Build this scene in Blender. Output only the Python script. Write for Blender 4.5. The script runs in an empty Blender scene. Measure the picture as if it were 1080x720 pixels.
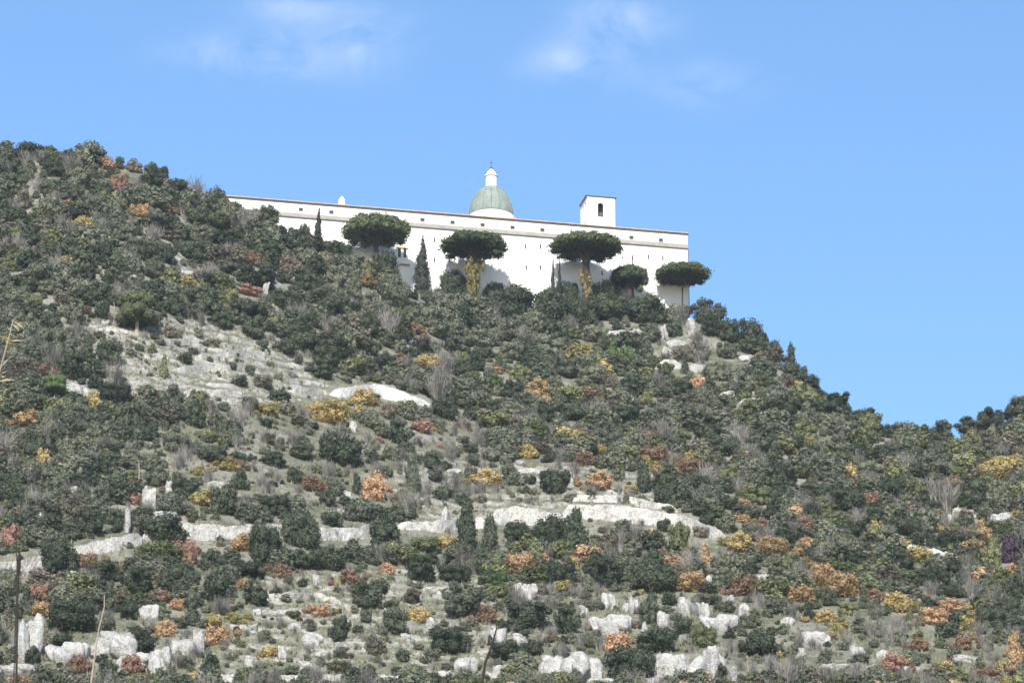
import bpy, math, random, bisect
import numpy as np
from mathutils import Vector, Matrix

# ------------------------------------------------------------------ camera, sky, sun, exposure
R = math.radians
SUN_EL, SUN_AZ = 33.0, -8.0           # elevation; azimuth left(-) of straight behind the camera
SKY = 0.15
SUN = 4.6
EXPOSURE = 0.62
PITCH, HFOV, CAM_Z = R(20.0), R(15.0), 1.6
scene = bpy.context.scene
C = scene.collection
cam_d = bpy.data.cameras.new('camera')
cam = bpy.data.objects.new('camera', cam_d); C.objects.link(cam)
cam_d.sensor_width = 36; cam_d.sensor_fit = 'HORIZONTAL'; cam_d.angle = HFOV
cam_d.clip_start = 0.1; cam_d.clip_end = 20000
cam.location = (0, 0, CAM_Z); cam.rotation_euler = (R(90) + PITCH, 0, 0)
scene.camera = cam
vs = scene.view_settings
vs.view_transform = 'Standard'; vs.look = 'None'; vs.gamma = 1.0; vs.use_curve_mapping = False
vs.exposure = EXPOSURE
sd = bpy.data.lights.new('sun', 'SUN'); sd.energy = SUN; sd.angle = R(0.53); sd.color = (1.0, 0.95, 0.87)
so = bpy.data.objects.new('sun', sd); C.objects.link(so)
so.rotation_euler = (R(90 - SUN_EL), 0, R(SUN_AZ))
so.location = (0, -50, 200)

def build_world():
    w = bpy.data.worlds.new('World'); scene.world = w; w.use_nodes = True
    nt = w.node_tree; nt.nodes.clear(); N = nt.nodes; L = nt.links
    out = N.new('ShaderNodeOutputWorld'); bg = N.new('ShaderNodeBackground')
    sky = N.new('ShaderNodeTexSky'); sky.sky_type = 'NISHITA'; sky.sun_disc = False
    sky.sun_elevation = R(SUN_EL); sky.sun_rotation = R(180 + SUN_AZ)
    sky.altitude = 50; sky.air_density = 1.0; sky.dust_density = 0.6; sky.ozone_density = 2.2
    bg.inputs['Strength'].default_value = SKY
    tc = N.new('ShaderNodeTexCoord')
    sep = N.new('ShaderNodeSeparateXYZ'); L.new(tc.outputs['Generated'], sep.inputs[0])
    def math_(op, a, b=None, c=None):
        n = N.new('ShaderNodeMath'); n.operation = op
        for i, v in enumerate((a, b, c)):
            if v is None: continue
            if isinstance(v, (int, float)): n.inputs[i].default_value = v
            else: L.new(v, n.inputs[i])
        return n.outputs[0]
    az = math_('ARCTAN2', sep.outputs['X'], sep.outputs['Y'])
    el = math_('ARCSINE', sep.outputs['Z'])
    # thin cirrus: soft patches of broken noise
    cmb = N.new('ShaderNodeCombineXYZ'); L.new(az, cmb.inputs[0]); L.new(el, cmb.inputs[1])
    mp = N.new('ShaderNodeMapping'); mp.inputs['Scale'].default_value = (46, 74, 1); mp.inputs['Rotation'].default_value = (0, 0, R(-18))
    L.new(cmb.outputs[0], mp.inputs[0])
    nz = N.new('ShaderNodeTexNoise'); nz.inputs['Scale'].default_value = 1.0; nz.inputs['Detail'].default_value = 7
    nz.inputs['Roughness'].default_value = 0.58; nz.inputs['Distortion'].default_value = 0.5
    L.new(mp.outputs[0], nz.inputs['Vector'])
    tot = None
    for (ca, ce, wa, we, s) in CLOUDS:
        da = math_('DIVIDE', math_('SUBTRACT', az, ca), wa)
        de = math_('DIVIDE', math_('SUBTRACT', el, ce), we)
        r2 = math_('ADD', math_('MULTIPLY', da, da), math_('MULTIPLY', de, de))
        g = math_('MULTIPLY', math_('EXPONENT', math_('MULTIPLY', r2, -1.0)), s)
        tot = g if tot is None else math_('ADD', tot, g)
    nn = math_('MULTIPLY', math_('SUBTRACT', nz.outputs['Fac'], 0.34), 3.1)
    cl = N.new('ShaderNodeClamp'); L.new(math_('MULTIPLY', tot, nn), cl.inputs[0]); cl.inputs[2].default_value = 0.6
    mix = N.new('ShaderNodeMixRGB'); L.new(cl.outputs[0], mix.inputs['Fac'])
    hs = N.new('ShaderNodeHueSaturation'); hs.inputs['Saturation'].default_value = 1.14
    L.new(sky.outputs[0], hs.inputs['Color'])
    L.new(hs.outputs[0], mix.inputs['Color1']); mix.inputs['Color2'].default_value = (4.6, 5.0, 6.1, 1)
    L.new(mix.outputs[0], bg.inputs['Color']); L.new(bg.outputs[0], out.inputs[0])

# ------------------------------------------------------------------ viewing-ray helper (a photo pixel -> a direction)
FPX = 540 / math.tan(HFOV / 2)
sP, cP = math.sin(PITCH), math.cos(PITCH)
def ray(px, py):
    """tan azimuth u = x/y and tan elevation e = (z-cam)/y of a pixel of the 1080x720 photograph"""
    a = (np.asarray(px, float) - 540) / FPX; b = (360 - np.asarray(py, float)) / FPX
    y = cP - b * sP
    return a / y, (sP + b * cP) / y
def azel(px, py):
    u, e = ray(px, py); return math.atan(u), math.atan(e * math.cos(math.atan(u)))
CLOUDS = []
for (px, py, wx, wy, s) in [(265, 62, 75, 22, .42), (370, 40, 60, 34, .32), (300, 8, 50, 16, .22), (655, 22, 42, 22, .42), (600, 66, 48, 18, .28),
                            (745, 88, 50, 20, .26), (640, 50, 60, 40, .12), (1010, -40, 80, 20, .3), (90, -30, 60, 18, .3)]:
    a, e = azel(px, py); CLOUDS.append((a, e, wx / FPX * 1.05, wy / FPX, s))
build_world()

# ------------------------------------------------------------------ numpy noise
rng = np.random.default_rng(11)
random.seed(5)
def _hash(ix, iy, iz, seed):
    h = (ix * 374761393 + iy * 668265263 + iz * 2147483647 + seed * 1274126177) & 0xFFFFFFFF
    h = ((h ^ (h >> 13)) * 1274126177) & 0xFFFFFFFF
    h = h ^ (h >> 16)
    return (h & 0xFFFF) / 65535.0
def vnoise(x, y, z, seed=0):
    x = np.asarray(x, float); y = np.asarray(y, float); z = np.asarray(z, float) + 0 * x
    ix, iy, iz = np.floor(x).astype(np.int64), np.floor(y).astype(np.int64), np.floor(z).astype(np.int64)
    fx, fy, fz = x - ix, y - iy, z - iz
    fx, fy, fz = fx * fx * (3 - 2 * fx), fy * fy * (3 - 2 * fy), fz * fz * (3 - 2 * fz)
    r = 0
    for dx in (0, 1):
        for dy in (0, 1):
            for dz in (0, 1):
                r = r + _hash(ix + dx, iy + dy, iz + dz, seed) * (fx if dx else 1 - fx) * (fy if dy else 1 - fy) * (fz if dz else 1 - fz)
    return r * 2 - 1
def fbm(x, y, z=0.0, oct=4, seed=0):
    r = 0; a = 1.0; t = 0
    for o in range(oct):
        r = r + a * vnoise(np.asarray(x) * 2 ** o, np.asarray(y) * 2 ** o, np.asarray(z) * 2 ** o, seed + o * 7); t += a; a *= .5
    return r / t

# ------------------------------------------------------------------ terrain
SIL = [(-400, 240), (-150, 196), (-60, 178), (0, 170), (40, 165), (75, 166), (110, 171), (150, 178), (180, 189), (205, 206), (225, 215),
       (250, 222), (275, 231), (300, 248), (330, 261), (360, 274), (385, 285), (410, 296), (440, 309), (470, 321), (495, 332),
       (520, 331), (560, 335), (640, 338), (700, 337), (727, 335), (745, 343), (775, 356), (800, 370), (820, 384), (840, 404),
       (870, 420), (900, 437), (930, 453), (955, 465), (975, 468), (1000, 465), (1030, 457), (1060, 446), (1080, 436), (1150, 415), (1400, 380)]
YR = [(-400, 955), (-150, 960), (40, 965), (205, 975), (300, 985), (440, 1002), (495, 1016), (560, 1021), (727, 1033), (745, 1030), (800, 1010),
      (840, 990), (900, 965), (960, 945), (1000, 968), (1080, 992), (1400, 1010)]
_us, _es = ray([p[0] for p in SIL], [p[1] for p in SIL])
_uy, _ = ray([p[0] for p in YR], [360] * len(YR))
_yr = np.array([p[1] for p in YR], float)
Y0 = 640.0
E0 = float(ray(540, 735)[1])
PLATEAU = 385.0
def inpoly(px, py, poly):
    px = np.asarray(px); py = np.asarray(py); r = np.zeros(px.shape, bool); n = len(poly)
    for i in range(n):
        x1, y1 = poly[i]; x2, y2 = poly[(i + 1) % n]
        if y1 == y2: continue
        c = ((y1 > py) != (y2 > py)) & (px < (x2 - x1) * (py - y1) / (y2 - y1) + x1)
        r ^= c
    return r
TERRACES = [[(90, 338), (235, 340), (330, 362), (345, 420), (250, 428), (150, 430), (118, 405), (95, 372)],
            [(270, 605), (480, 595), (540, 640), (540, 722), (200, 722), (235, 660)],
            [(420, 480), (700, 500), (690, 545), (420, 545)]]
def to_px(u, e):
    """inverse of ray()"""
    b = (e * cP - sP) / (cP + e * sP)
    return 540 + u * (cP - b * sP) * FPX, 360 - b * FPX
def Zf(x, y, rough=True):
    x = np.asarray(x, float); y = np.asarray(y, float)
    u = x / np.maximum(y, 300.0)
    E = np.interp(u, _us, _es); Yr = np.interp(u, _uy, _yr)
    t = np.clip((y - Y0) / (Yr - Y0), 0, 1)
    e = E0 + (E - E0) * t
    zin = CAM_Z + e * np.clip(y, Y0, Yr)
    d = np.maximum(y - Yr, 0)
    zr = CAM_Z + E * Yr
    wpl = np.clip((u - _uy[2]) / 0.05, 0, 1) * np.clip((float(ray(742, 360)[0]) - u) / 0.004, 0, 1)
    back = np.maximum(zr - .45 * d, np.minimum(zr, PLATEAU) - 300 * (1 - wpl)) - .3 * np.maximum(y - 1130, 0)
    z = np.where(d > 0, back, zin)
    front = CAM_Z + E0 * Y0 - .5 * (Y0 - y)
    z = np.where(y < Y0, front, z)
    if rough:
        inhill = np.clip((y - 560) / 60, 0, 1) * np.clip((Yr - y) / 14, 0.0, 1)
        z = z + inhill * (1.6 * fbm(x / 26, y / 26, 0, 3, 3) + .45 * fbm(x / 5, y / 5, 0, 3, 9))
        px, py = to_px(u, e)
        m = np.zeros(z.shape)
        for poly in TERRACES:
            m = np.maximum(m, inpoly(px + 9 * fbm(x / 9, y / 9, 0, 2, 21), py + 6 * fbm(x / 9, y / 9, 4, 2, 22), poly).astype(float))
        per = 3.6
        q = (z + 1.3 * fbm(x / 16, y / 50, 0, 3, 31)) / per; f = q - np.floor(q)
        st = np.where(f < .72, f * .62, .4464 + (f - .72) * (1 - .4464) / .28)     # gentle tread; the rest of the rise in a short steep bank
        z = z + m * inhill * ((np.floor(q) + st) - q) * per
    return np.maximum(z, 0.0)
# ------------------------------------------------------------------ materials
def new_mat(name):
    m = bpy.data.materials.new(name); m.use_nodes = True
    nt = m.node_tree; nt.nodes.clear()
    out = nt.nodes.new('ShaderNodeOutputMaterial'); b = nt.nodes.new('ShaderNodeBsdfPrincipled')
    nt.links.new(b.outputs[0], out.inputs[0]); b.inputs['Roughness'].default_value = .8
    b.inputs['Specular IOR Level'].default_value = .25
    return m, nt, b, out
def noise_node(nt, scale, detail=4, vec=None, rough=.55):
    n = nt.nodes.new('ShaderNodeTexNoise'); n.inputs['Scale'].default_value = scale; n.inputs['Detail'].default_value = detail
    n.inputs['Roughness'].default_value = rough
    if vec is not None: nt.links.new(vec, n.inputs['Vector'])
    return n
def ramp(nt, fac, stops):
    r = nt.nodes.new('ShaderNodeValToRGB'); cr = r.color_ramp
    while len(cr.elements) > 1: cr.elements.remove(cr.elements[-1])
    for i, (p, c) in enumerate(stops):
        e = cr.elements[0] if i == 0 else cr.elements.new(p)
        e.position = p; e.color = (*c, 1) if len(c) == 3 else c
    nt.links.new(fac, r.inputs[0]); return r
def mixc(nt, fac, a, b, mode='MIX'):
    n = nt.nodes.new('ShaderNodeMixRGB'); n.blend_type = mode
    for i, v in ((0, fac), (1, a), (2, b)):
        if isinstance(v, (int, float)): n.inputs[i].default_value = v
        elif isinstance(v, tuple): n.inputs[i].default_value = (*v, 1)
        else: nt.links.new(v, n.inputs[i])
    return n.outputs[0]
def objpos(nt, world=False):
    if world:
        g = nt.nodes.new('ShaderNodeNewGeometry'); return g.outputs['Position']
    t = nt.nodes.new('ShaderNodeTexCoord'); return t.outputs['Object']
def foliage_mat(name, c1, c2, c3, transl=.25):
    m, nt, b, out = new_mat(name)
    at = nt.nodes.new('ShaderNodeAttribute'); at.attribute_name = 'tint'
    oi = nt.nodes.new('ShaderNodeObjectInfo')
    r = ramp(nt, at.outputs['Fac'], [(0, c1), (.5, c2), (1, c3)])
    hs = nt.nodes.new('ShaderNodeHueSaturation')
    mr = nt.nodes.new('ShaderNodeMapRange'); nt.links.new(oi.outputs['Random'], mr.inputs[0])
    mr.inputs['To Min'].default_value = .72; mr.inputs['To Max'].default_value = 1.3
    nt.links.new(mr.outputs[0], hs.inputs['Value'])
    mh = nt.nodes.new('ShaderNodeMapRange'); nt.links.new(oi.outputs['Random'], mh.inputs[0])
    mh.inputs['To Min'].default_value = .515; mh.inputs['To Max'].default_value = .485
    nt.links.new(mh.outputs[0], hs.inputs['Hue'])
    nt.links.new(r.outputs[0], hs.inputs['Color'])
    nt.links.new(hs.outputs[0], b.inputs['Base Color'])
    b.inputs['Roughness'].default_value = .65
    tr = nt.nodes.new('ShaderNodeBsdfTranslucent'); nt.links.new(hs.outputs[0], tr.inputs[0])
    mx = nt.nodes.new('ShaderNodeMixShader'); mx.inputs[0].default_value = transl
    nt.links.new(b.outputs[0], mx.inputs[1]); nt.links.new(tr.outputs[0], mx.inputs[2]); nt.links.new(mx.outputs[0], out.inputs[0])
    return m
FOL = {
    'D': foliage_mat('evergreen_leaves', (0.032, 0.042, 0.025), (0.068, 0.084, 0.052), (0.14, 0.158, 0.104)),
    'G': foliage_mat('grey_green_leaves', (0.078, 0.088, 0.056), (0.146, 0.158, 0.108), (0.24, 0.25, 0.182)),
    'O': foliage_mat('olive_leaves', (0.08, 0.093, 0.04), (0.158, 0.173, 0.082), (0.255, 0.262, 0.142)),
    'V': foliage_mat('fresh_green_leaves', (.050, .082, .028), (.098, .142, .055), (.175, .220, .095)),
    'U': foliage_mat('orange_leaves', (0.17, 0.125, 0.065), (0.44, 0.295, 0.155), (0.6, 0.45, 0.29)),
    'R': foliage_mat('rust_leaves', (0.11, 0.085, 0.055), (0.29, 0.175, 0.12), (0.43, 0.29, 0.21)),
    'Y': foliage_mat('yellow_leaves', (0.15, 0.135, 0.06), (0.42, 0.335, 0.135), (0.58, 0.49, 0.24)),
    'K': foliage_mat('brown_leaves', (0.085, 0.078, 0.055), (0.17, 0.152, 0.112), (0.27, 0.245, 0.19)),
    'P': foliage_mat('purple_leaves', (.050, .032, .050), (.090, .058, .090), (.15, .105, .145)),
    'B': foliage_mat('bare_twigs', (.15, .14, .12), (.24, .225, .20), (.36, .34, .305)),
    'N': foliage_mat('pine_needles', (0.03, 0.045, 0.02), (0.085, 0.108, 0.048), (0.18, 0.205, 0.098)),
    'C': foliage_mat('cypress_leaves', (.026, .032, .026), (.050, .056, .045), (.090, .098, .075)),
    'I': foliage_mat('yellow_ivy', (0.1, 0.09, 0.035), (0.24, 0.205, 0.085), (0.38, 0.33, 0.16)),
}
def bark_mat(name, c):
    m, nt, b, out = new_mat(name)
    n = noise_node(nt, 3.0, 5, objpos(nt))
    r = ramp(nt, n.outputs['Fac'], [(.3, tuple(v * .55 for v in c)), (.7, tuple(v * 1.3 for v in c))])
    nt.links.new(r.outputs[0], b.inputs['Base Color']); b.inputs['Roughness'].default_value = .9
    return m
BARK = bark_mat('brown_bark', (.055, .042, .032)); PALEBARK = bark_mat('pale_bark', (.34, .30, .25)); DARKSTEM = bark_mat('dark_stem', (.035, .028, .024))  # brown bark darkened to include the shadow under the pine crowns
PALESTEM = bark_mat('pale_stem', (.33, .28, .21))
def ground_mat():
    m, nt, b, out = new_mat('hillside_ground')
    P = objpos(nt, True)
    mp = nt.nodes.new('ShaderNodeMapping'); nt.links.new(P, mp.inputs[0])
    n1 = noise_node(nt, .07, 6, mp.outputs[0], .62); n2 = noise_node(nt, .32, 7, mp.outputs[0], .72); n3 = noise_node(nt, 1.6, 4, mp.outputs[0], .7)
    grass = ramp(nt, n2.outputs['Fac'], [(.34, (.065, .075, .045)), (.45, (.112, .118, .078)), (.55, (.165, .165, .115)), (.68, (.25, .24, .19))])
    soil = ramp(nt, n3.outputs['Fac'], [(.3, (.15, .13, .10)), (.5, (.25, .235, .20)), (.7, (.36, .345, .31))])
    fac = ramp(nt, n1.outputs['Fac'], [(.46, (0, 0, 0)), (.60, (1, 1, 1))])
    c = mixc(nt, fac.outputs[0], grass.outputs[0], soil.outputs[0])
    g = nt.nodes.new('ShaderNodeNewGeometry'); sep = nt.nodes.new('ShaderNodeSeparateXYZ'); nt.links.new(g.outputs['True Normal'], sep.inputs[0])
    ad = nt.nodes.new('ShaderNodeMath'); ad.operation = 'MULTIPLY_ADD'; nt.links.new(n3.outputs['Fac'], ad.inputs[0]); ad.inputs[1].default_value = .35
    nt.links.new(sep.outputs['Z'], ad.inputs[2])
    steep = ramp(nt, ad.outputs[0], [(.82, (1, 1, 1)), (.93, (0, 0, 0))])
    stone = ramp(nt, n2.outputs['Fac'], [(.36, (.13, .13, .10)), (.5, (.27, .26, .225)), (.64, (.44, .425, .39))])
    c = mixc(nt, steep.outputs[0], c, stone.outputs[0])
    nt.links.new(c, b.inputs['Base Color']); b.inputs['Roughness'].default_value = .95
    bp = nt.nodes.new('ShaderNodeBump'); bp.inputs['Strength'].default_value = .9; bp.inputs['Distance'].default_value = .6
    nt.links.new(n3.outputs['Fac'], bp.inputs['Height']); nt.links.new(bp.outputs[0], b.inputs['Normal'])
    return m
def stone_mat(name, lo, mid, hi, sc=.5, bump=.4, blocks=0):
    m, nt, b, out = new_mat(name)
    P = objpos(nt, True)
    n1 = noise_node(nt, sc, 7, P, .65); n2 = noise_node(nt, sc * 5, 4, P, .6)
    mx = mixc(nt, .45, n1.outputs['Fac'], n2.outputs['Fac'])
    r = ramp(nt, mx, [(.33, lo), (.48, mid), (.62, hi)])
    col = r.outputs[0]
    if blocks:
        v = nt.nodes.new('ShaderNodeTexVoronoi'); v.feature = 'DISTANCE_TO_EDGE'; v.inputs['Scale'].default_value = blocks
        nt.links.new(P, v.inputs['Vector'])
        j = ramp(nt, v.outputs['Distance'], [(.0, (.5, .5, .5)), (.07, (1, 1, 1))])
        col = mixc(nt, 1.0, col, j.outputs[0], 'MULTIPLY')
    nt.links.new(col, b.inputs['Base Color']); b.inputs['Roughness'].default_value = .9
    bp = nt.nodes.new('ShaderNodeBump'); bp.inputs['Strength'].default_value = bump; bp.inputs['Distance'].default_value = .5
    nt.links.new(mx, bp.inputs['Height']); nt.links.new(bp.outputs[0], b.inputs['Normal'])
    return m
ROCK = stone_mat('limestone', (.15, .145, .13), (.38, .37, .35), (.57, .56, .54), .7, 1.6)
PALEROCK = stone_mat('bright_limestone', (.36, .35, .33), (.52, .51, .485), (.64, .63, .605), .7, 1.0)
OLDWALL = stone_mat('old_dry_stone', (.17, .16, .13), (.40, .385, .345), (.58, .565, .525), .9, 1.0, 1.3)
WALLSTONE = stone_mat('dry_stone', (.20, .19, .165), (.40, .385, .355), (.56, .545, .515), .35, .8, 1.6)
PLASTER = stone_mat('white_plaster', (.64, .63, .605), (.70, .69, .665), (.74, .73, .705), .12, .05)
BANDSTONE = stone_mat('band_stone', (.20, .185, .165), (.25, .23, .205), (.31, .29, .26), .5, .2)
TILE = stone_mat('roof_tile', (.30, .21, .17), (.40, .29, .24), (.50, .39, .33), .7, .4)
COPPER = stone_mat('green_copper', (.135, .17, .152), (.195, .23, .208), (.27, .30, .275), .35, .15)
LEDGE = stone_mat('yellow_stone', (.42, .36, .17), (.52, .45, .22), (.60, .53, .30), .6, .2)
def flat_mat(name, c, rough=.6, metal=0):
    m, nt, b, out = new_mat(name)
    n = noise_node(nt, 2.0, 3, objpos(nt))
    r = ramp(nt, n.outputs['Fac'], [(.3, tuple(v * .85 for v in c)), (.7, tuple(min(1, v * 1.12) for v in c))])
    nt.links.new(r.outputs[0], b.inputs['Base Color']); b.inputs['Roughness'].default_value = rough; b.inputs['Metallic'].default_value = metal
    return m
DARKGLASS = flat_mat('dark_glass', (.03, .035, .04), .2); GREYFRAME = flat_mat('grey_frame', (.30, .28, .26)); IRON = flat_mat('dark_iron', (.09, .10, .12), .5)
TARP = flat_mat('blue_tarp', (.33, .47, .80), .5)
GROUND = ground_mat()

# ------------------------------------------------------------------ mesh helpers
def link(o): C.objects.link(o); return o
def mesh_np(name, verts, faces, mats, mat_idx=None, tint=None, smooth=False):
    """faces: (n,4) or list of arrays of equal width groups"""
    me = bpy.data.meshes.new(name)
    groups = faces if isinstance(faces, list) else [faces]
    groups = [np.asarray(g) for g in groups if len(g)]
    nv = len(verts); nl = sum(g.size for g in groups); nf = sum(len(g) for g in groups)
    me.vertices.add(nv); me.vertices.foreach_set('co', np.asarray(verts, np.float32).ravel())
    me.loops.add(nl); me.loops.foreach_set('vertex_index', np.concatenate([g.ravel() for g in groups]).astype(np.int32))
    me.polygons.add(nf)
    tot = np.concatenate([np.full(len(g), g.shape[1]) for g in groups]); st = np.concatenate([[0], np.cumsum(tot)[:-1]])
    me.polygons.foreach_set('loop_start', st.astype(np.int32)); me.polygons.foreach_set('loop_total', tot.astype(np.int32))
    for m in mats: me.materials.append(m)
    if mat_idx is not None: me.polygons.foreach_set('material_index', np.asarray(mat_idx, np.int32))
    if smooth: me.polygons.foreach_set('use_smooth', np.ones(nf, bool))
    me.update(calc_edges=True)
    if tint is not None:
        a = me.attributes.new('tint', 'FLOAT', 'FACE'); a.data.foreach_set('value', np.asarray(tint, np.float32))
    return me
class MB:
    def __init__(s): s.v = []; s.f = []
    def add(s, vs, fs):
        o = len(s.v); s.v += [tuple(v) for v in vs]; s.f += [tuple(i + o for i in f) for f in fs]; return s
    def box(s, x0, x1, y0, y1, z0, z1):
        v = [(x0, y0, z0), (x1, y0, z0), (x1, y1, z0), (x0, y1, z0), (x0, y0, z1), (x1, y0, z1), (x1, y1, z1), (x0, y1, z1)]
        return s.add(v, [(3, 2, 1, 0), (4, 5, 6, 7), (0, 1, 5, 4), (1, 2, 6, 5), (2, 3, 7, 6), (3, 0, 4, 7)])
    def lathe(s, prof, n=24, cx=0, cy=0, rot=0):
        v = []; f = []
        for (r, z) in prof:
            for k in range(n):
                a = 2 * math.pi * k / n + rot; v.append((cx + r * math.cos(a), cy + r * math.sin(a), z))
        for i in range(len(prof) - 1):
            for k in range(n):
                f.append((i * n + k, i * n + (k + 1) % n, (i + 1) * n + (k + 1) % n, (i + 1) * n + k))
        f.append(tuple(range(n))[::-1]); f.append(tuple((len(prof) - 1) * n + k for k in range(n)))
        return s.add(v, f)
    def tube(s, pts, rad, n=7):
        v = []; f = []
        for i, p in enumerate(pts):
            p = Vector(p); q = Vector(pts[min(i + 1, len(pts) - 1)]); o = Vector(pts[max(i - 1, 0)])
            d = (q - o).normalized(); a = d.orthogonal().normalized() if i == 0 else (a - d * a.dot(d)).normalized(); b = d.cross(a)
            r = rad[i] if hasattr(rad, '__len__') else rad
            for k in range(n):
                t = 2 * math.pi * k / n; v.append(p + a * (r * math.cos(t)) + b * (r * math.sin(t)))
        for i in range(len(pts) - 1):
            for k in range(n): f.append((i * n + k, i * n + (k + 1) % n, (i + 1) * n + (k + 1) % n, (i + 1) * n + k))
        f.append(tuple(range(n))[::-1]); f.append(tuple((len(pts) - 1) * n + k for k in range(n)))
        return s.add(v, f)
    def mesh(s, name, mat, smooth=False):
        me = bpy.data.meshes.new(name); me.from_pydata(s.v, [], s.f); me.materials.append(mat)
        if smooth: me.polygons.foreach_set('use_smooth', np.ones(len(me.polygons), bool))
        me.update(); return me
    def build(s, name, mat, parent=None, smooth=False):
        o = bpy.data.objects.new(name, s.mesh(name, mat, smooth)); link(o)
        if parent is not None: o.parent = parent
        return o
def tag(o, label=None, cat=None, group=None, kind=None):
    if label: o['label'] = label
    if cat: o['category'] = cat
    if group: o['group'] = group
    if kind: o['kind'] = kind
    return o
def empty(name, loc, rz=0):
    o = bpy.data.objects.new(name, None); link(o); o.location = loc; o.rotation_euler = (0, 0, rz); o.empty_display_size = .5; return o

# ------------------------------------------------------------------ the hillside: one sheet from the foot of the camera to the horizon
def build_terrain():
    xs = np.concatenate([np.array([-6000, -3000, -1500, -900, -600, -420, -330, -270, -230]), np.arange(-200, 200.1, 1.0), np.array([230, 270, 330, 420, 600, 900, 1500, 3000, 6000])])
    ys = np.concatenate([np.array([-3000, -1000, -300, -50, 0, 50, 150, 250, 300, 340, 400, 460, 520, 560]), np.arange(590, 1046, 1.0), np.arange(1050, 1140, 8), np.array([1200, 1350, 1600, 2100, 3000, 6000])])
    X, Y = np.meshgrid(xs, ys); Z = Zf(X.ravel(), Y.ravel())
    v = np.stack([X.ravel(), Y.ravel(), Z], 1)
    nx, ny = len(xs), len(ys)
    i = (np.arange(ny - 1)[:, None] * nx + np.arange(nx - 1)[None]).ravel()
    f = np.stack([i, i + 1, i + nx + 1, i + nx], 1)
    o = link(bpy.data.objects.new('hillside', mesh_np('hillside', v, f, [GROUND], smooth=False)))
    tag(o, 'steep scrubby hillside of pale grass and limestone rising from the valley floor', None, None, 'structure')
build_terrain()
_gx = np.arange(-215, 215.1, 1.0); _gy = np.arange(550, 1061, 1.0)
_GZ = Zf(*[a.ravel() for a in np.meshgrid(_gx, _gy)]).reshape(len(_gy), len(_gx))
def Zg(x, y):
    fx = np.clip(np.asarray(x, float) - _gx[0], 0, len(_gx) - 1.01); fy = np.clip(np.asarray(y, float) - _gy[0], 0, len(_gy) - 1.01)
    i = fx.astype(int); j = fy.astype(int); fx = fx - i; fy = fy - j
    return (_GZ[j, i] * (1 - fx) + _GZ[j, i + 1] * fx) * (1 - fy) + (_GZ[j + 1, i] * (1 - fx) + _GZ[j + 1, i + 1] * fx) * fy

def ground_at(px, py):
    """where the viewing ray of a pixel meets the hillside; None above it"""
    u, e = ray(px, py)
    y = np.arange(560, 1045, .4)
    h = Zg(u * y, y) - (CAM_Z + e * y)
    k = np.argmax(h > 0)
    if h[k] <= 0: return None
    yy = y[k]
    return float(u * yy), float(yy), float(Zg(np.array([u * yy]), np.array([yy]))[0])
def ground_many(px, py):
    u, e = ray(px, py)
    y = np.arange(600, 1045, .8)[None, :]
    h = Zg(u[:, None] * y, np.repeat(y, len(u), 0)) - (CAM_Z + e[:, None] * y)
    k = np.argmax(h > 0, axis=1); ok = h[np.arange(len(u)), k] > 0
    yy = y[0][k]; xx = u * yy
    return xx, yy, Zg(xx, yy), ok

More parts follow.
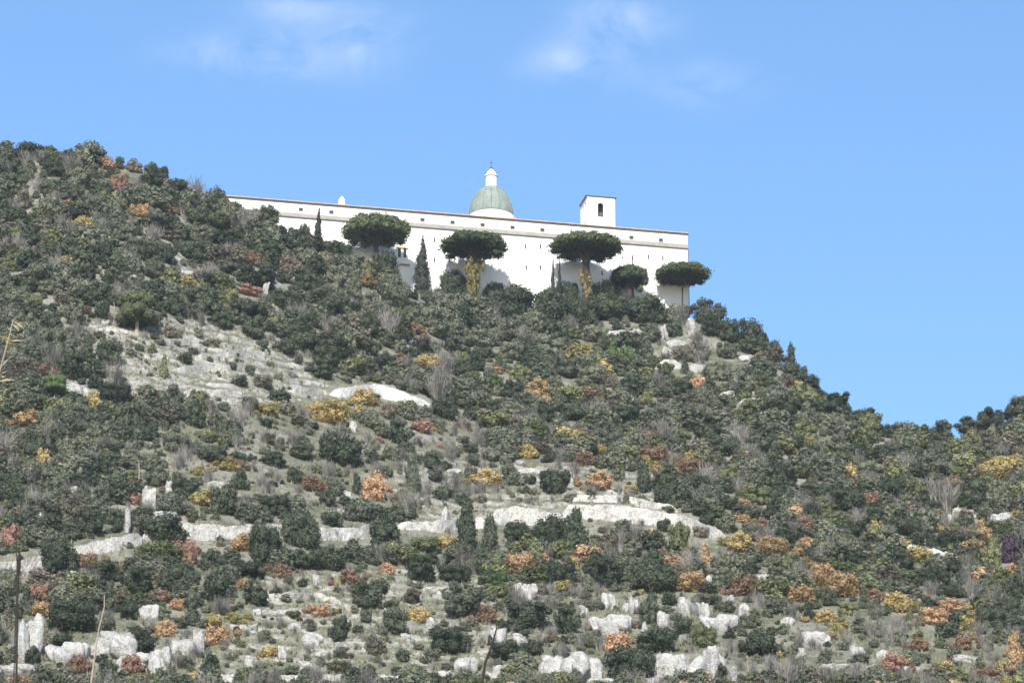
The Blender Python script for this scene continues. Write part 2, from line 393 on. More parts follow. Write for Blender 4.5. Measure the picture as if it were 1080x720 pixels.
# ------------------------------------------------------------------ the abbey
def ray_at(px, py, Y):
    u, e = ray(px, py); return Vector((float(u) * Y, Y, CAM_Z + float(e) * Y))
YRIGHT = 1040.0
pr = ray_at(725, 247, YRIGHT); ZTOP = pr.z
ul, el_ = ray(250, 208.5); YLEFT = (ZTOP - CAM_Z) / float(el_); pl = Vector((float(ul) * YLEFT, YLEFT, ZTOP))
dirv = (pr - pl); dirv.z = 0; dirv.normalize()
ANG = math.atan2(dirv.y, dirv.x)
BASEZ = PLATEAU - 3
def build_abbey():
    A = empty('abbey', (pr.x, pr.y, BASEZ), ANG)        # local x runs along the facade (negative to the left), y goes into the building
    tag(A, 'long white hilltop abbey with green dome and square bell tower', 'abbey')
    inv = A.matrix_basis.inverted() if False else None
    M = Matrix.Translation((pr.x, pr.y, BASEZ)) @ Matrix.Rotation(ANG, 4, 'Z'); MI = M.inverted()
    nrm = Vector((math.sin(ANG), -math.cos(ANG), 0))
    def onwall(px, py, off=0.0):
        """local (x, z) where the pixel's ray meets the facade plane pushed back by off metres"""
        u, e = ray(px, py); d = Vector((float(u), 1, float(e))); o = Vector((0, 0, CAM_Z))
        p0 = pr - nrm * off
        t = (p0 - o).dot(nrm) / d.dot(nrm); q = MI @ (o + d * t); return q.x, q.z
    H = ZTOP - BASEZ
    L = 150.0
    DEP = 46.0
    _, zb = onwall(725, 263.0); _, zb2 = onwall(725, 258.2)
    MB().box(-L, 0, 0, DEP, -6, H - .25).build('wall', PLASTER, A)
    # eaves and tiled roof, hipped
    MB().box(-L - .2, .2, -.35, DEP + .2, H - .25, H).build('cornice', BANDSTONE, A)
    r = MB(); x0, x1, y0, y1 = -L - .5, .3, -.7, DEP + .7; a = 12.0
    r.add([(x0, y0, H + .003), (x1, y0, H + .003), (x1, y1, H + .003), (x0, y1, H + .003), (x0, y0, H + .28), (x1, y0, H + .28), (x1, y1, H + .28), (x0, y1, H + .28),
           (x0 + a, y0 + a, H + 1.6), (x1 - a, y0 + a, H + 1.6), (x1 - a, y1 - a, H + 1.6), (x0 + a, y1 - a, H + 1.6)],
          [(3, 2, 1, 0), (0, 1, 5, 4), (1, 2, 6, 5), (2, 3, 7, 6), (3, 0, 4, 7), (4, 5, 9, 8), (5, 6, 10, 9), (6, 7, 11, 10), (7, 4, 8, 11), (8, 9, 10, 11)])
    r.build('roof', TILE, A)
    # the sloped stone band between the storeys
    b = MB(); b.add([(-L, -.003, zb), (.05, -.003, zb), (.05, -.55, zb + .12), (-L, -.55, zb + .12), (-L, -.003, zb2 + .1), (.05, -.003, zb2 + .1), (.05, -.5, zb + .45), (-L, -.5, zb + .45)],
                    [(3, 2, 1, 0), (3, 2, 6, 7), (7, 6, 5, 4), (1, 5, 6, 2), (0, 3, 7, 4)])
    b.build('string_course', BANDSTONE, A)
    def window(x, z, w, h, fr=.12):
        f = MB(); f.box(x - w / 2 - fr, x - w / 2, -.09, .01, z - h / 2 - fr, z + h / 2 + fr); f.box(x + w / 2, x + w / 2 + fr, -.09, .01, z - h / 2 - fr, z + h / 2 + fr)
        f.box(x - w / 2, x + w / 2, -.088, .01, z + h / 2, z + h / 2 + fr); f.box(x - w / 2, x + w / 2, -.13, .01, z - h / 2 - fr, z - h / 2)
        fo = f.build('window', GREYFRAME, A)
        MB().box(x - w / 2, x + w / 2, -.035, .012, z - h / 2, z + h / 2).build('pane', DARKGLASS, fo)
    x0, z0 = onwall(285, 218.3)
    x1, z1 = onwall(697, 253.2)
    for k in range(14):
        t = k / 13; window(x0 + (x1 - x0) * t, z0 + (z1 - z0) * t, 1.0, .78, .2)
    for (px, py) in [(554, 260), (570, 260), (555, 282), (570, 282), (635, 288), (474, 274), (458, 253), (458, 274), (699, 272), (667, 272), (446, 250), (684, 271)]:
        x, z = onwall(px, py); window(x, z, .28, 1.25, .09)
    # pair of arched loggia openings with a yellow lintel and a narrow ledge
    for px in (421.2, 427.0):
        xa, za = onwall(px, 271.5); xb, zt = onwall(px, 261.5); w = .42
        v = [(xa - w, -.04, za), (xa + w, -.04, za), (xa + w, -.04, zt - w)] + [(xa + w * math.cos(t), -.04, zt - w + w * math.sin(t)) for t in np.linspace(.3, math.pi - .3, 6)] + [(xa - w, -.04, zt - w)]
        n = len(v); m = MB(); m.add(v + [(p[0], .02, p[2]) for p in v], [tuple(range(n)), ] + [(i, i + n, (i + 1) % n + n, (i + 1) % n) for i in range(n)])
        m.build('arched_window', DARKGLASS, A)
    xa, za = onwall(418, 261); xb, _ = onwall(430.5, 261)
    MB().box(xa, xb, -.35, .0, za - .1, za + .3).build('lintel', LEDGE, A)
    xa, za = onwall(421, 279); xb, _ = onwall(432, 279)
    MB().box(xa, xb, -.8, 0, za - .15, za + .12).build('ledge', BANDSTONE, A)
    # downpipe at the right corner and the corner pier
    MB().tube([(.14, -.14, -5), (.14, -.14, zb - .1)], .12, 8).build('downpipe', IRON, A)
    # bell tower
    off = 9.0
    xl, zl = onwall(619.3, 240, off); xr, _ = onwall(648.8, 240, off); _, zt = onwall(634, 208.3, off)
    w = xr - xl; dpt = 8.0
    T = MB(); z0 = H - 1
    xm, za = onwall(633.6, 228.8, off); _, zo = onwall(633.6, 213.8, off); hw = .85
    def front_with_arch(mb, xa, xb, y, yb, zb_, zt_, cx, hw, s0, s1):
        arch = [(cx - hw, s0)] + [(cx - hw * math.cos(t), s1 - hw + hw * math.sin(t)) for t in np.linspace(0, math.pi, 9)] + [(cx + hw, s0)]
        n = len(arch)
        outer = [(xa, zb_), (xa, zt_), (xb, zt_), (xb, zb_)]
        V = [(p[0], y, p[1]) for p in arch] + [(p[0], y, p[1]) for p in outer] + [(p[0], yb, p[1]) for p in arch] + [(p[0], yb, p[1]) for p in outer]
        m = n // 2
        F = []
        for s in (0, n + 4):
            F.append(tuple(s + i for i in [n] + list(range(0, m + 1)) + [n + 1][:1]))
            F.append(tuple(s + i for i in list(range(m, n)) + [n + 3, n + 2]))
            F.append(tuple(s + i for i in (m, n + 2, n + 1)))
            F.append(tuple(s + i for i in (0, n, n + 3, n - 1)))
        for i in range(n - 1): F.append((i, i + 1, i + 1 + n + 4, i + n + 4))
        F.append((n - 1, 0, n + 4, 2 * n + 3))
        mb.add(V, F)
    tw = MB(); th = .7
    front_with_arch(tw, xl, xr, off, off + th, z0, zt, xm, hw, za, zo)
    front_with_arch(tw, xl, xr, off + dpt - th, off + dpt, z0, zt, xm, hw, za, zo)
    tower = tw.build('bell_tower', PLASTER, A)
    # side walls with two tall narrow openings each
    sw = MB()
    for (xa, xb) in ((xl + .002, xl + th), (xr - th, xr - .002)):
        ya, yb = off + th, off + dpt - th; span = yb - ya
        cuts = [ya, ya + span * .18, ya + span * .38, ya + span * .62, ya + span * .82, yb]
        for k in range(5):
            if k in (1, 3): sw.box(xa, xb, cuts[k], cuts[k + 1], z0, za - .6); sw.box(xa, xb, cuts[k], cuts[k + 1], zo + .6, zt)
            else: sw.box(xa, xb, cuts[k], cuts[k + 1], z0, zt)
    sw.build('side_wall', PLASTER, tower)
    MB().box(xl + th, xr - th, off + th, off + dpt - th, zt - .6, zt - .02).build('belfry_ceiling', IRON, tower)
    MB().box(xl + th, xr - th, off + th, off + dpt - th, z0, za - 1.2).build('belfry_floor', IRON, tower)
    MB().box(xl + th + .01, xr - th - .01, off + 2.6, off + 2.8, za - 1.19, zt - .61).build('belfry_shade_panel', IRON, tower)  # dark panel added to imitate the shade behind the arch
    MB().box(xl - .22, xr + .22, off - .22, off + dpt + .22, zt, zt + .18).build('tower_cornice', BANDSTONE, tower)
    e_ = .5; cx, cy = (xl + xr) / 2, off + dpt / 2
    MB().add([(xl - e_, off - e_, zt + .183), (xr + e_, off - e_, zt + .183), (xr + e_, off + dpt + e_, zt + .183), (xl - e_, off + dpt + e_, zt + .183), (cx, cy, zt + 1.7)],
             [(3, 2, 1, 0), (0, 1, 4), (1, 2, 4), (2, 3, 4), (3, 0, 4)]).build('tower_roof', TILE, tower)
    # low lean-to beside the tower
    MB().add([(xl - 3.2, off, z0), (xl - .01, off, z0), (xl - .01, off + 6, z0), (xl - 3.2, off + 6, z0), (xl - .01, off, H + 3.0), (xl - .01, off + 6, H + 3.0), (xl - 3.2, off, H + 1.2), (xl - 3.2, off + 6, H + 1.2)],
             [(0, 1, 4, 6), (3, 7, 5, 2), (0, 6, 7, 3), (6, 4, 5, 7), (1, 2, 5, 4)]).build('lean_to', PLASTER, tower)
    # dome: drum, ribbed copper shell, lantern, cross
    off = 36.0
    cx, zd = onwall(518, 229.5, off); xe, _ = onwall(540.8, 222, off); rad = (xe - cx) * 1.0
    _, zt = onwall(518, 199, off); hgt = zt - zd
    cy = off
    prof = [(rad * math.cos(t) ** .92 if t < 1.3 else rad * math.cos(t), zd + hgt * 1.06 * math.sin(t)) for t in np.linspace(0, 1.28, 14)]
    dm = MB().lathe(prof, 48, cx, cy).build('dome', COPPER, A, True)
    for k in range(16):
        a = 2 * math.pi * (k + .5) / 16
        MB().tube([(cx + (r_ + .03) * math.cos(a), cy + (r_ + .03) * math.sin(a), z) for r_, z in prof], .13, 6).build('rib', PALECOPPER, dm)
    MB().lathe([(rad * 1.12, H - .5), (rad * 1.12, zd - .5), (rad * 1.04, zd - .2), (rad * 1.04, zd - .003)], 48, cx, cy).build('drum', PLASTER, dm)
    MB().lathe([(rad * 1.5, H - .5), (rad * 1.5, H + .6), (rad * 1.13, zd - .6)], 8, cx, cy, math.pi / 8).build('skirt_roof', PLASTER, dm)
    _, z1 = onwall(518, 199.5, off); _, z2 = onwall(518, 186, off); _, z3 = onwall(518, 178.5, off); _, z4 = onwall(518, 168.5, off)
    ln = MB(); ln.lathe([(2.2, z1 - .7), (2.2, z1 + .2), (1.75, z1 + .25), (1.65, z2 - .2), (2.0, z2 - .15), (2.0, z2 + .1), (1.6, z2 + .4), (1.15, z2 + (z3 - z2) * .6), (.3, z3)], 20, cx, cy)
    lo = ln.build('lantern', PLASTER, dm, False)
    for k in range(8):
        a = 2 * math.pi * k / 8 + .2; m = MB()
        ca, sa = math.cos(a), math.sin(a); r0, r1 = 1.55, 1.76
        pts = []
        for rr in (r0, r1):
            for (t, zz) in ((-.22, z1 + .5), (.22, z1 + .5), (.22, z2 - .5), (-.22, z2 - .5)): pts.append((cx + rr * ca - t * sa, cy + rr * sa + t * ca, zz))
        m.add(pts, [(0, 1, 2, 3), (7, 6, 5, 4), (0, 4, 5, 1), (1, 5, 6, 2), (2, 6, 7, 3), (3, 7, 4, 0)]).build('lantern_window', PALEGLASS, dm)
    cr = MB(); cr.lathe([(.02, z3 - .1), (.42, z3 + .2), (.45, z3 + .45), (.1, z3 + .75)], 12, cx, cy)
    cr.tube([(cx, cy, z3 + .6), (cx, cy, z4)], .09, 6); cr.box(cx - .55, cx + .55, cy - .09, cy + .09, z4 - 1.1, z4 - .92)
    cr.build('cross', IRON, dm)
    # small cupola left on the roof ridge
    off = 6.0; cx, z1 = onwall(360.5, 213, off); _, z2 = onwall(360.5, 206.8, off)
    cu = MB(); cu.lathe([(1.05, H + .5), (1.05, z1 + .2), (1.25, z1 + .25), (.85, z1 + .7), (.3, z2 - .3), (.05, z2)], 8, cx, off).build('cupola', PLASTER, A)
    return A, onwall, M
PALECOPPER = stone_mat('pale_copper', (.12, .155, .135), (.17, .205, .18), (.22, .26, .23), .35, .1)
PALEGLASS = flat_mat('pale_glass', (.42, .46, .50), .3)
ABBEY, onwall, ABM = build_abbey()

# ------------------------------------------------------------------ foliage prototypes
def ico(sub=2):
    import bmesh
    bm = bmesh.new(); bmesh.ops.create_icosphere(bm, subdivisions=sub, radius=1.0)
    v = np.array([x.co[:] for x in bm.verts]); f = np.array([[x.index for x in p.verts] for p in bm.faces]); bm.free(); return v, f
ICO1, ICO2, ICO3, ICO4 = ico(1), ico(2), ico(3), ico(4)
def leaf_quads(c, n, size, rg, asp=.65):
    """one leafy tuft (a bent quad) per centre c with normals n"""
    k = len(c)
    n = n + rg.normal(0, .42, (k, 3)); n /= np.linalg.norm(n, axis=1)[:, None] + 1e-9
    r = rg.normal(0, 1, (k, 3)); a = np.cross(n, r); a /= np.linalg.norm(a, axis=1)[:, None] + 1e-9; b = np.cross(n, a)
    s = (size * rg.uniform(.6, 1.35, k))[:, None]
    v = np.stack([c - a * s, c - b * s * asp + n * s * .25, c + a * s, c + b * s * asp + n * s * .25], 1).reshape(-1, 3)
    return v, np.arange(4 * k).reshape(k, 4)
def crown_arrays(lobes, nleaf, leaf, rg, core=.84, coredetail=ICO2, ztrim=None, spray=0.0):
    """lobes: list of (x,y,z,rx,ry,rz). returns verts, quads, tris, tint(quads then tris)"""
    V = []; Q = []; T = []; tq = []; tt = []; o = 0
    area = np.array([l[3] * l[5] for l in lobes]); share = area / area.sum()
    for l, sh in zip(lobes, share):
        c = np.array(l[:3]); r = np.array(l[3:6])
        k = max(6, int(nleaf * sh))
        d = rg.normal(0, 1, (k, 3)); d /= np.linalg.norm(d, axis=1)[:, None]
        rough = 1 + .18 * fbm(d[:, 0] * 2.2 + c[0] * 9, d[:, 1] * 2.2 + c[1] * 9, d[:, 2] * 2.2 + c[2] * 9, 2, 5)
        rad = rough * (rg.uniform(.80, 1.14, k) + spray * (rg.random(k) ** 5))
        p = c + d * r * rad[:, None]
        v, q = leaf_quads(p, d, leaf, rg)
        V.append(v); Q.append(q + o); o += len(v)
        lt = rg.uniform(-.14, .14)
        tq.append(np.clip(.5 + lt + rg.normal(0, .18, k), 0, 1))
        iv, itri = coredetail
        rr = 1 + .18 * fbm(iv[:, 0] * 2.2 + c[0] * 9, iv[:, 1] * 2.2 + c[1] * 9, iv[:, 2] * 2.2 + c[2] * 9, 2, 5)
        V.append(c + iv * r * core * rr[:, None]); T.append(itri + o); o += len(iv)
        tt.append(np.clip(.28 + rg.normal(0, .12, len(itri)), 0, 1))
    return np.concatenate(V), np.concatenate(Q), np.concatenate(T), np.concatenate(tq), np.concatenate(tt)
def shrub_lobes(rg, kind):
    """unit shrub: width 1, base z=0, top z=1"""
    L = []
    if kind == 'ball':
        n = 15
        L.append((0, 0, .43, .35, .35, .42))
        for i in range(n):
            a = i * 2.4 + rg.uniform(-.3, .3); z = rg.uniform(.22, .74); rr = .30 * math.sqrt(max(.05, 1 - ((z - .42) / .55) ** 2))
            s = rg.uniform(.10, .19); rr *= rg.uniform(.9, 1.2); L.append((rr * math.cos(a), rr * math.sin(a), z, s, s, s * 1.15))
    elif kind == 'spread':
        n = 12
        for i in range(n):
            a = i * 2.4 + rg.uniform(-.4, .4); q = math.sqrt((i + .5) / n) * .36
            s = rg.uniform(.12, .21); z = rg.uniform(.28, .78) * (1 - .5 * q) + .05
            L.append((q * math.cos(a), q * math.sin(a), z, s, s, s * 1.3)); L.append((q * math.cos(a) * .9, q * math.sin(a) * .9, z * .45, s * .9, s * .9, z * .42))
    elif kind == 'tall':
        for i in range(10):
            z = .12 + .74 * i / 9; a = i * 2.4; q = .22 * (1 - z * .75) * rg.uniform(.5, 1.2); s = (.30 * (1 - .55 * z)) * rg.uniform(.75, 1.1)
            L.append((q * math.cos(a), q * math.sin(a), z, s, s, s * .85))
    elif kind == 'ragged':
        n = 20
        for i in range(n):
            a = rg.uniform(0, 6.28); q = rg.uniform(.05, .43); s = rg.uniform(.07, .15); z = rg.uniform(.15, .86) * (1 - .35 * q)
            L.append((q * math.cos(a), q * math.sin(a), z, s, s, s * 1.1))
        L.append((0, 0, .38, .30, .30, .36))
    return L
PROTO = {}
def shrub_mesh(shape, col, detail, var):
    key = (shape, col, detail, var)
    if key in PROTO: return PROTO[key]
    rg = np.random.default_rng(abs(hash((['ball', 'spread', 'tall', 'ragged'].index(shape), detail, var))) % 99991)
    nleaf, leaf = ((1000, .050), (2200, .036), (4600, .0275))[detail]
    v, q, t, tq, tt = crown_arrays(shrub_lobes(rg, shape), nleaf, leaf, rg, 0.80 if col in 'DGOV' else .70, ICO2 if detail else ICO1, spray=.16)
    v[:, 2] = np.maximum(v[:, 2], -.06)
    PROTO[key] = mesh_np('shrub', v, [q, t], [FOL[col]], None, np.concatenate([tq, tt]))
    return PROTO[key]
def twig_arrays(rg, n, h=1.0, w=.5, th=.012):
    V = []; Q = []; o = 0
    for i in range(n):
        a = rg.uniform(0, 6.28); s = rg.uniform(.1, 1) * w; hh = h * rg.uniform(.55, 1.05)
        p0 = np.array([rg.normal(0, .06), rg.normal(0, .06), 0]); p2 = np.array([math.cos(a) * s, math.sin(a) * s, hh]); pm = p0 * .5 + p2 * .5 + np.array([math.cos(a) * s * -.12, math.sin(a) * s * -.12, hh * .1])
        pts = [p0, pm, p2]
        side = np.array([-math.sin(a + .7), math.cos(a + .7), 0]) * th
        for j in range(2):
            k0, k1 = (1, .6) if j == 0 else (.6, .2)
            V += [pts[j] - side * k0, pts[j] + side * k0, pts[j + 1] + side * k1, pts[j + 1] - side * k1]; Q.append([o, o + 1, o + 2, o + 3]); o += 4
        for b in range(3):
            f = rg.uniform(.35, .9); q0 = p0 + (p2 - p0) * f; dd = rg.normal(0, .13, 3) + np.array([0, 0, .16]); q1 = q0 + dd
            V += [q0 - side * .5, q0 + side * .5, q1 + side * .15, q1 - side * .15]; Q.append([o, o + 1, o + 2, o + 3]); o += 4
    return np.array(V), np.array(Q)
def twig_mesh(var):
    key = ('twig', var)
    if key not in PROTO:
        rg = np.random.default_rng(500 + var); v, q = twig_arrays(rg, 110)
        PROTO[key] = mesh_np('bare_shrub', v, q, [FOL['B']], None, rg.uniform(.2, .9, len(q)))
    return PROTO[key]

# ------------------------------------------------------------------ trees that are things with parts
def crown_obj(name, lobes, nleaf, leaf, mat, parent, seed, core=.85, detail=ICO2, spray=.1):
    rg = np.random.default_rng(seed)
    v, q, t, tq, tt = crown_arrays(lobes, nleaf, leaf, rg, core, detail, spray=spray)
    o = link(bpy.data.objects.new(name, mesh_np(name, v, [q, t], [mat], None, np.concatenate([tq, tt])))); o.parent = parent; return o
def stone_pine(px, cy, w, h, py_base, dist_wall, label, seed, lean=0.0, droop=0, ivy=None, thick=1.0):
    """an umbrella pine whose crown is centred on (px, cy), standing dist_wall metres out from the facade"""
    u, e = ray(px, cy); d = Vector((float(u), 1, float(e))); nrm = Vector((math.sin(ANG), -math.cos(ANG), 0))
    t = (pr + nrm * dist_wall - Vector((0, 0, CAM_Z))).dot(nrm) / d.dot(nrm)
    cpt = Vector((0, 0, CAM_Z)) + d * t
    mpp = t / FPX / math.cos(PITCH) * 1.0 * math.sqrt(1 + float(e) ** 2) * math.cos(PITCH)
    W, Hh = w * mpp, math.sqrt(max(h * h - (.27 * w) ** 2, (.5 * h) ** 2)) * mpp / math.cos(PITCH) * .80
    zb = float(Zf(np.array([cpt.x]), np.array([cpt.y]))[0])
    root = empty('stone_pine', (cpt.x - lean, cpt.y, zb)); tag(root, label, 'pine tree', 'umbrella pines before the abbey wall')
    cz = cpt.z - zb
    rg = np.random.default_rng(seed); L = []
    n = 44
    for i in range(n):
        a = i * 2.39996 + rg.uniform(-.25, .25); q = math.sqrt((i + .4) / n) * .45
        s = rg.uniform(.070, .105) * (1.15 - .5 * q)
        dome = math.sqrt(max(0, 1 - (q / .53) ** 2))
        z = Hh * (-.30 + .62 * dome) + rg.uniform(-.05, .05) * Hh
        L.append((lean + W * q * math.cos(a), W * .82 * q * math.sin(a), cz + z, W * s, W * s, Hh * .20 * rg.uniform(.85, 1.2)))
    for i in range(14):
        a = i * .449 + .2; q = .42 + rg.uniform(-.02, .03)
        L.append((lean + W * q * math.cos(a), W * q * math.sin(a), cz + Hh * rg.uniform(-.26, -.10), W * .085, W * .085, Hh * .17))
    for i in range(12):
        a = i * .5236 + .1; q = .32 + rg.uniform(-.03, .03)
        L.append((lean + W * q * math.cos(a), W * q * math.sin(a), cz + Hh * rg.uniform(-.25, -.12), W * .10, W * .10, Hh * .17))
    L.append((lean, 0, cz - .04 * Hh, W * .44, W * .44, Hh * .30))
    for i in range(droop):
        L.append((lean + W * rg.uniform(.20, .42), W * rg.uniform(-.25, .1), cz - Hh * rg.uniform(.30, .75), W * .10, W * .10, Hh * .2))
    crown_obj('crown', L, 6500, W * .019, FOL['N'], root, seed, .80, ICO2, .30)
    tr = MB(); r0 = .42 * thick
    fork = cz - Hh * .75
    tr.tube([(0, 0, -1.5), (lean * .25, 0, fork * .5), (lean * .7, 0, fork)], [r0 * 1.25, r0 * 1.05, r0 * .85], 9)
    tr.build('trunk', BARK, root)
    br = MB()
    for i in range(9):
        a = i * .7 + rg.uniform(0, .4); q = rg.uniform(.2, .36) * W
        br.tube([(lean * .7, 0, fork - .15), (lean * .85 + q * .35 * math.cos(a), q * .35 * math.sin(a), fork + (cz - fork) * .5), (lean + q * math.cos(a), q * math.sin(a), cz - Hh * .12)], [r0 * .55, r0 * .38, r0 * .2], 6)
    br.build('limbs', BARK, root)
    if ivy:
        iw, z1, z0 = ivy[0], cz - (ivy[1] - cy) * mpp / cP, cz - (ivy[2] - cy) * mpp / cP
        L = []
        for i in range(40):
            f = rg.random(); z = z0 + (z1 - z0) * f
            L.append((lean * .5 * f + rg.normal(0, .24) * iw * (.6 + .5 * f), rg.normal(0, .14) * iw - .2, z, iw * rg.uniform(.12, .20), iw * .18, (z1 - z0) * rg.uniform(.09, .20)))
        crown_obj('ivy', L, 2600, iw * .065, FOL['I'], root, seed + 3, .8, ICO2, .5)
    return root
stone_pine(397, 242, 70, 38, 275, 9.5, 'broad umbrella pine whose crown covers the abbey wall, leftmost of the five', 1, 0, 0, None, 1.8)
stone_pine(500, 258, 70, 30, 325, 10, 'umbrella pine with drooping right side and thick yellow ivy up its trunk, below the dome', 2, .2, 7, (4.2, 271, 318), 1.8)
stone_pine(618, 259, 76, 32, 325, 10.5, 'wide umbrella pine with dark trunk and yellow ivy low down, below the bell tower', 3, 0, 0, (3.6, 289, 316), 2.6)
stone_pine(664, 291, 40, 28, 325, 6, 'smallest umbrella pine with stout trunk, between the tower pine and the corner pine', 4, .3, 2, None, 2.4)
stone_pine(720, 288, 58, 26, 325, 6, 'flat umbrella pine on a slim trunk overhanging the right corner of the abbey', 5, .3, 0, None, .6)
def cypress(px, top, bottom, w, dist_wall, label, seed, group=None):
    nrm = Vector((math.sin(ANG), -math.cos(ANG), 0))
    def hit(py):
        u, e = ray(px, py); d = Vector((float(u), 1, float(e))); t = (pr + nrm * dist_wall - Vector((0, 0, CAM_Z))).dot(nrm) / d.dot(nrm)
        return Vector((0, 0, CAM_Z)) + d * t, t
    a, t = hit(top); b, _ = hit(bottom)
    zb = float(Zf(np.array([b.x]), np.array([b.y]))[0]); zb = min(zb, b.z)
    W = w * t / FPX * 1.06; H = a.z - zb
    root = empty('cypress', (a.x, a.y, zb)); tag(root, label, 'cypress', group)
    rg = np.random.default_rng(seed); L = []; n = 16
    for i in range(n):
        f = i / (n - 1); r = W * .5 * (min(1, .7 + f * 2) if f < .2 else (1 - ((f - .2) / .8) ** 2.4) + .10)
        L.append((rg.uniform(-.1, .1) * W, rg.uniform(-.1, .1) * W, H * (.06 + .90 * f), max(r, .1 * W) * .9, max(r, .1 * W) * .9, H * .07))
    crown_obj('crown', L, 2200, W * .075, FOL['C'], root, seed, .86, ICO2, .15)
    MB().tube([(0, 0, -1), (0, 0, H * .7)], [W * .1, W * .03], 7).build('trunk', BARK, root)
cypress(336, 222, 262, 12, 9, 'small pointed cypress on the skyline, left of the broadest umbrella pine', 21)
cypress(445.5, 254, 318, 17, 7, 'tall dark cypress against the white wall, between the two left umbrella pines', 22)
cypress(583, 273, 325, 5.5, 9, 'left one of two thin dark cypresses beside the ivy-clad pine below the bell tower', 23)
cypress(667, 268, 325, 3.2, 4, 'thin dark cypress tip poking up behind the smallest umbrella pine', 25)
cypress(590, 274, 325, 5, 9, 'right one of two thin dark cypresses beside the ivy-clad pine below the bell tower', 24)

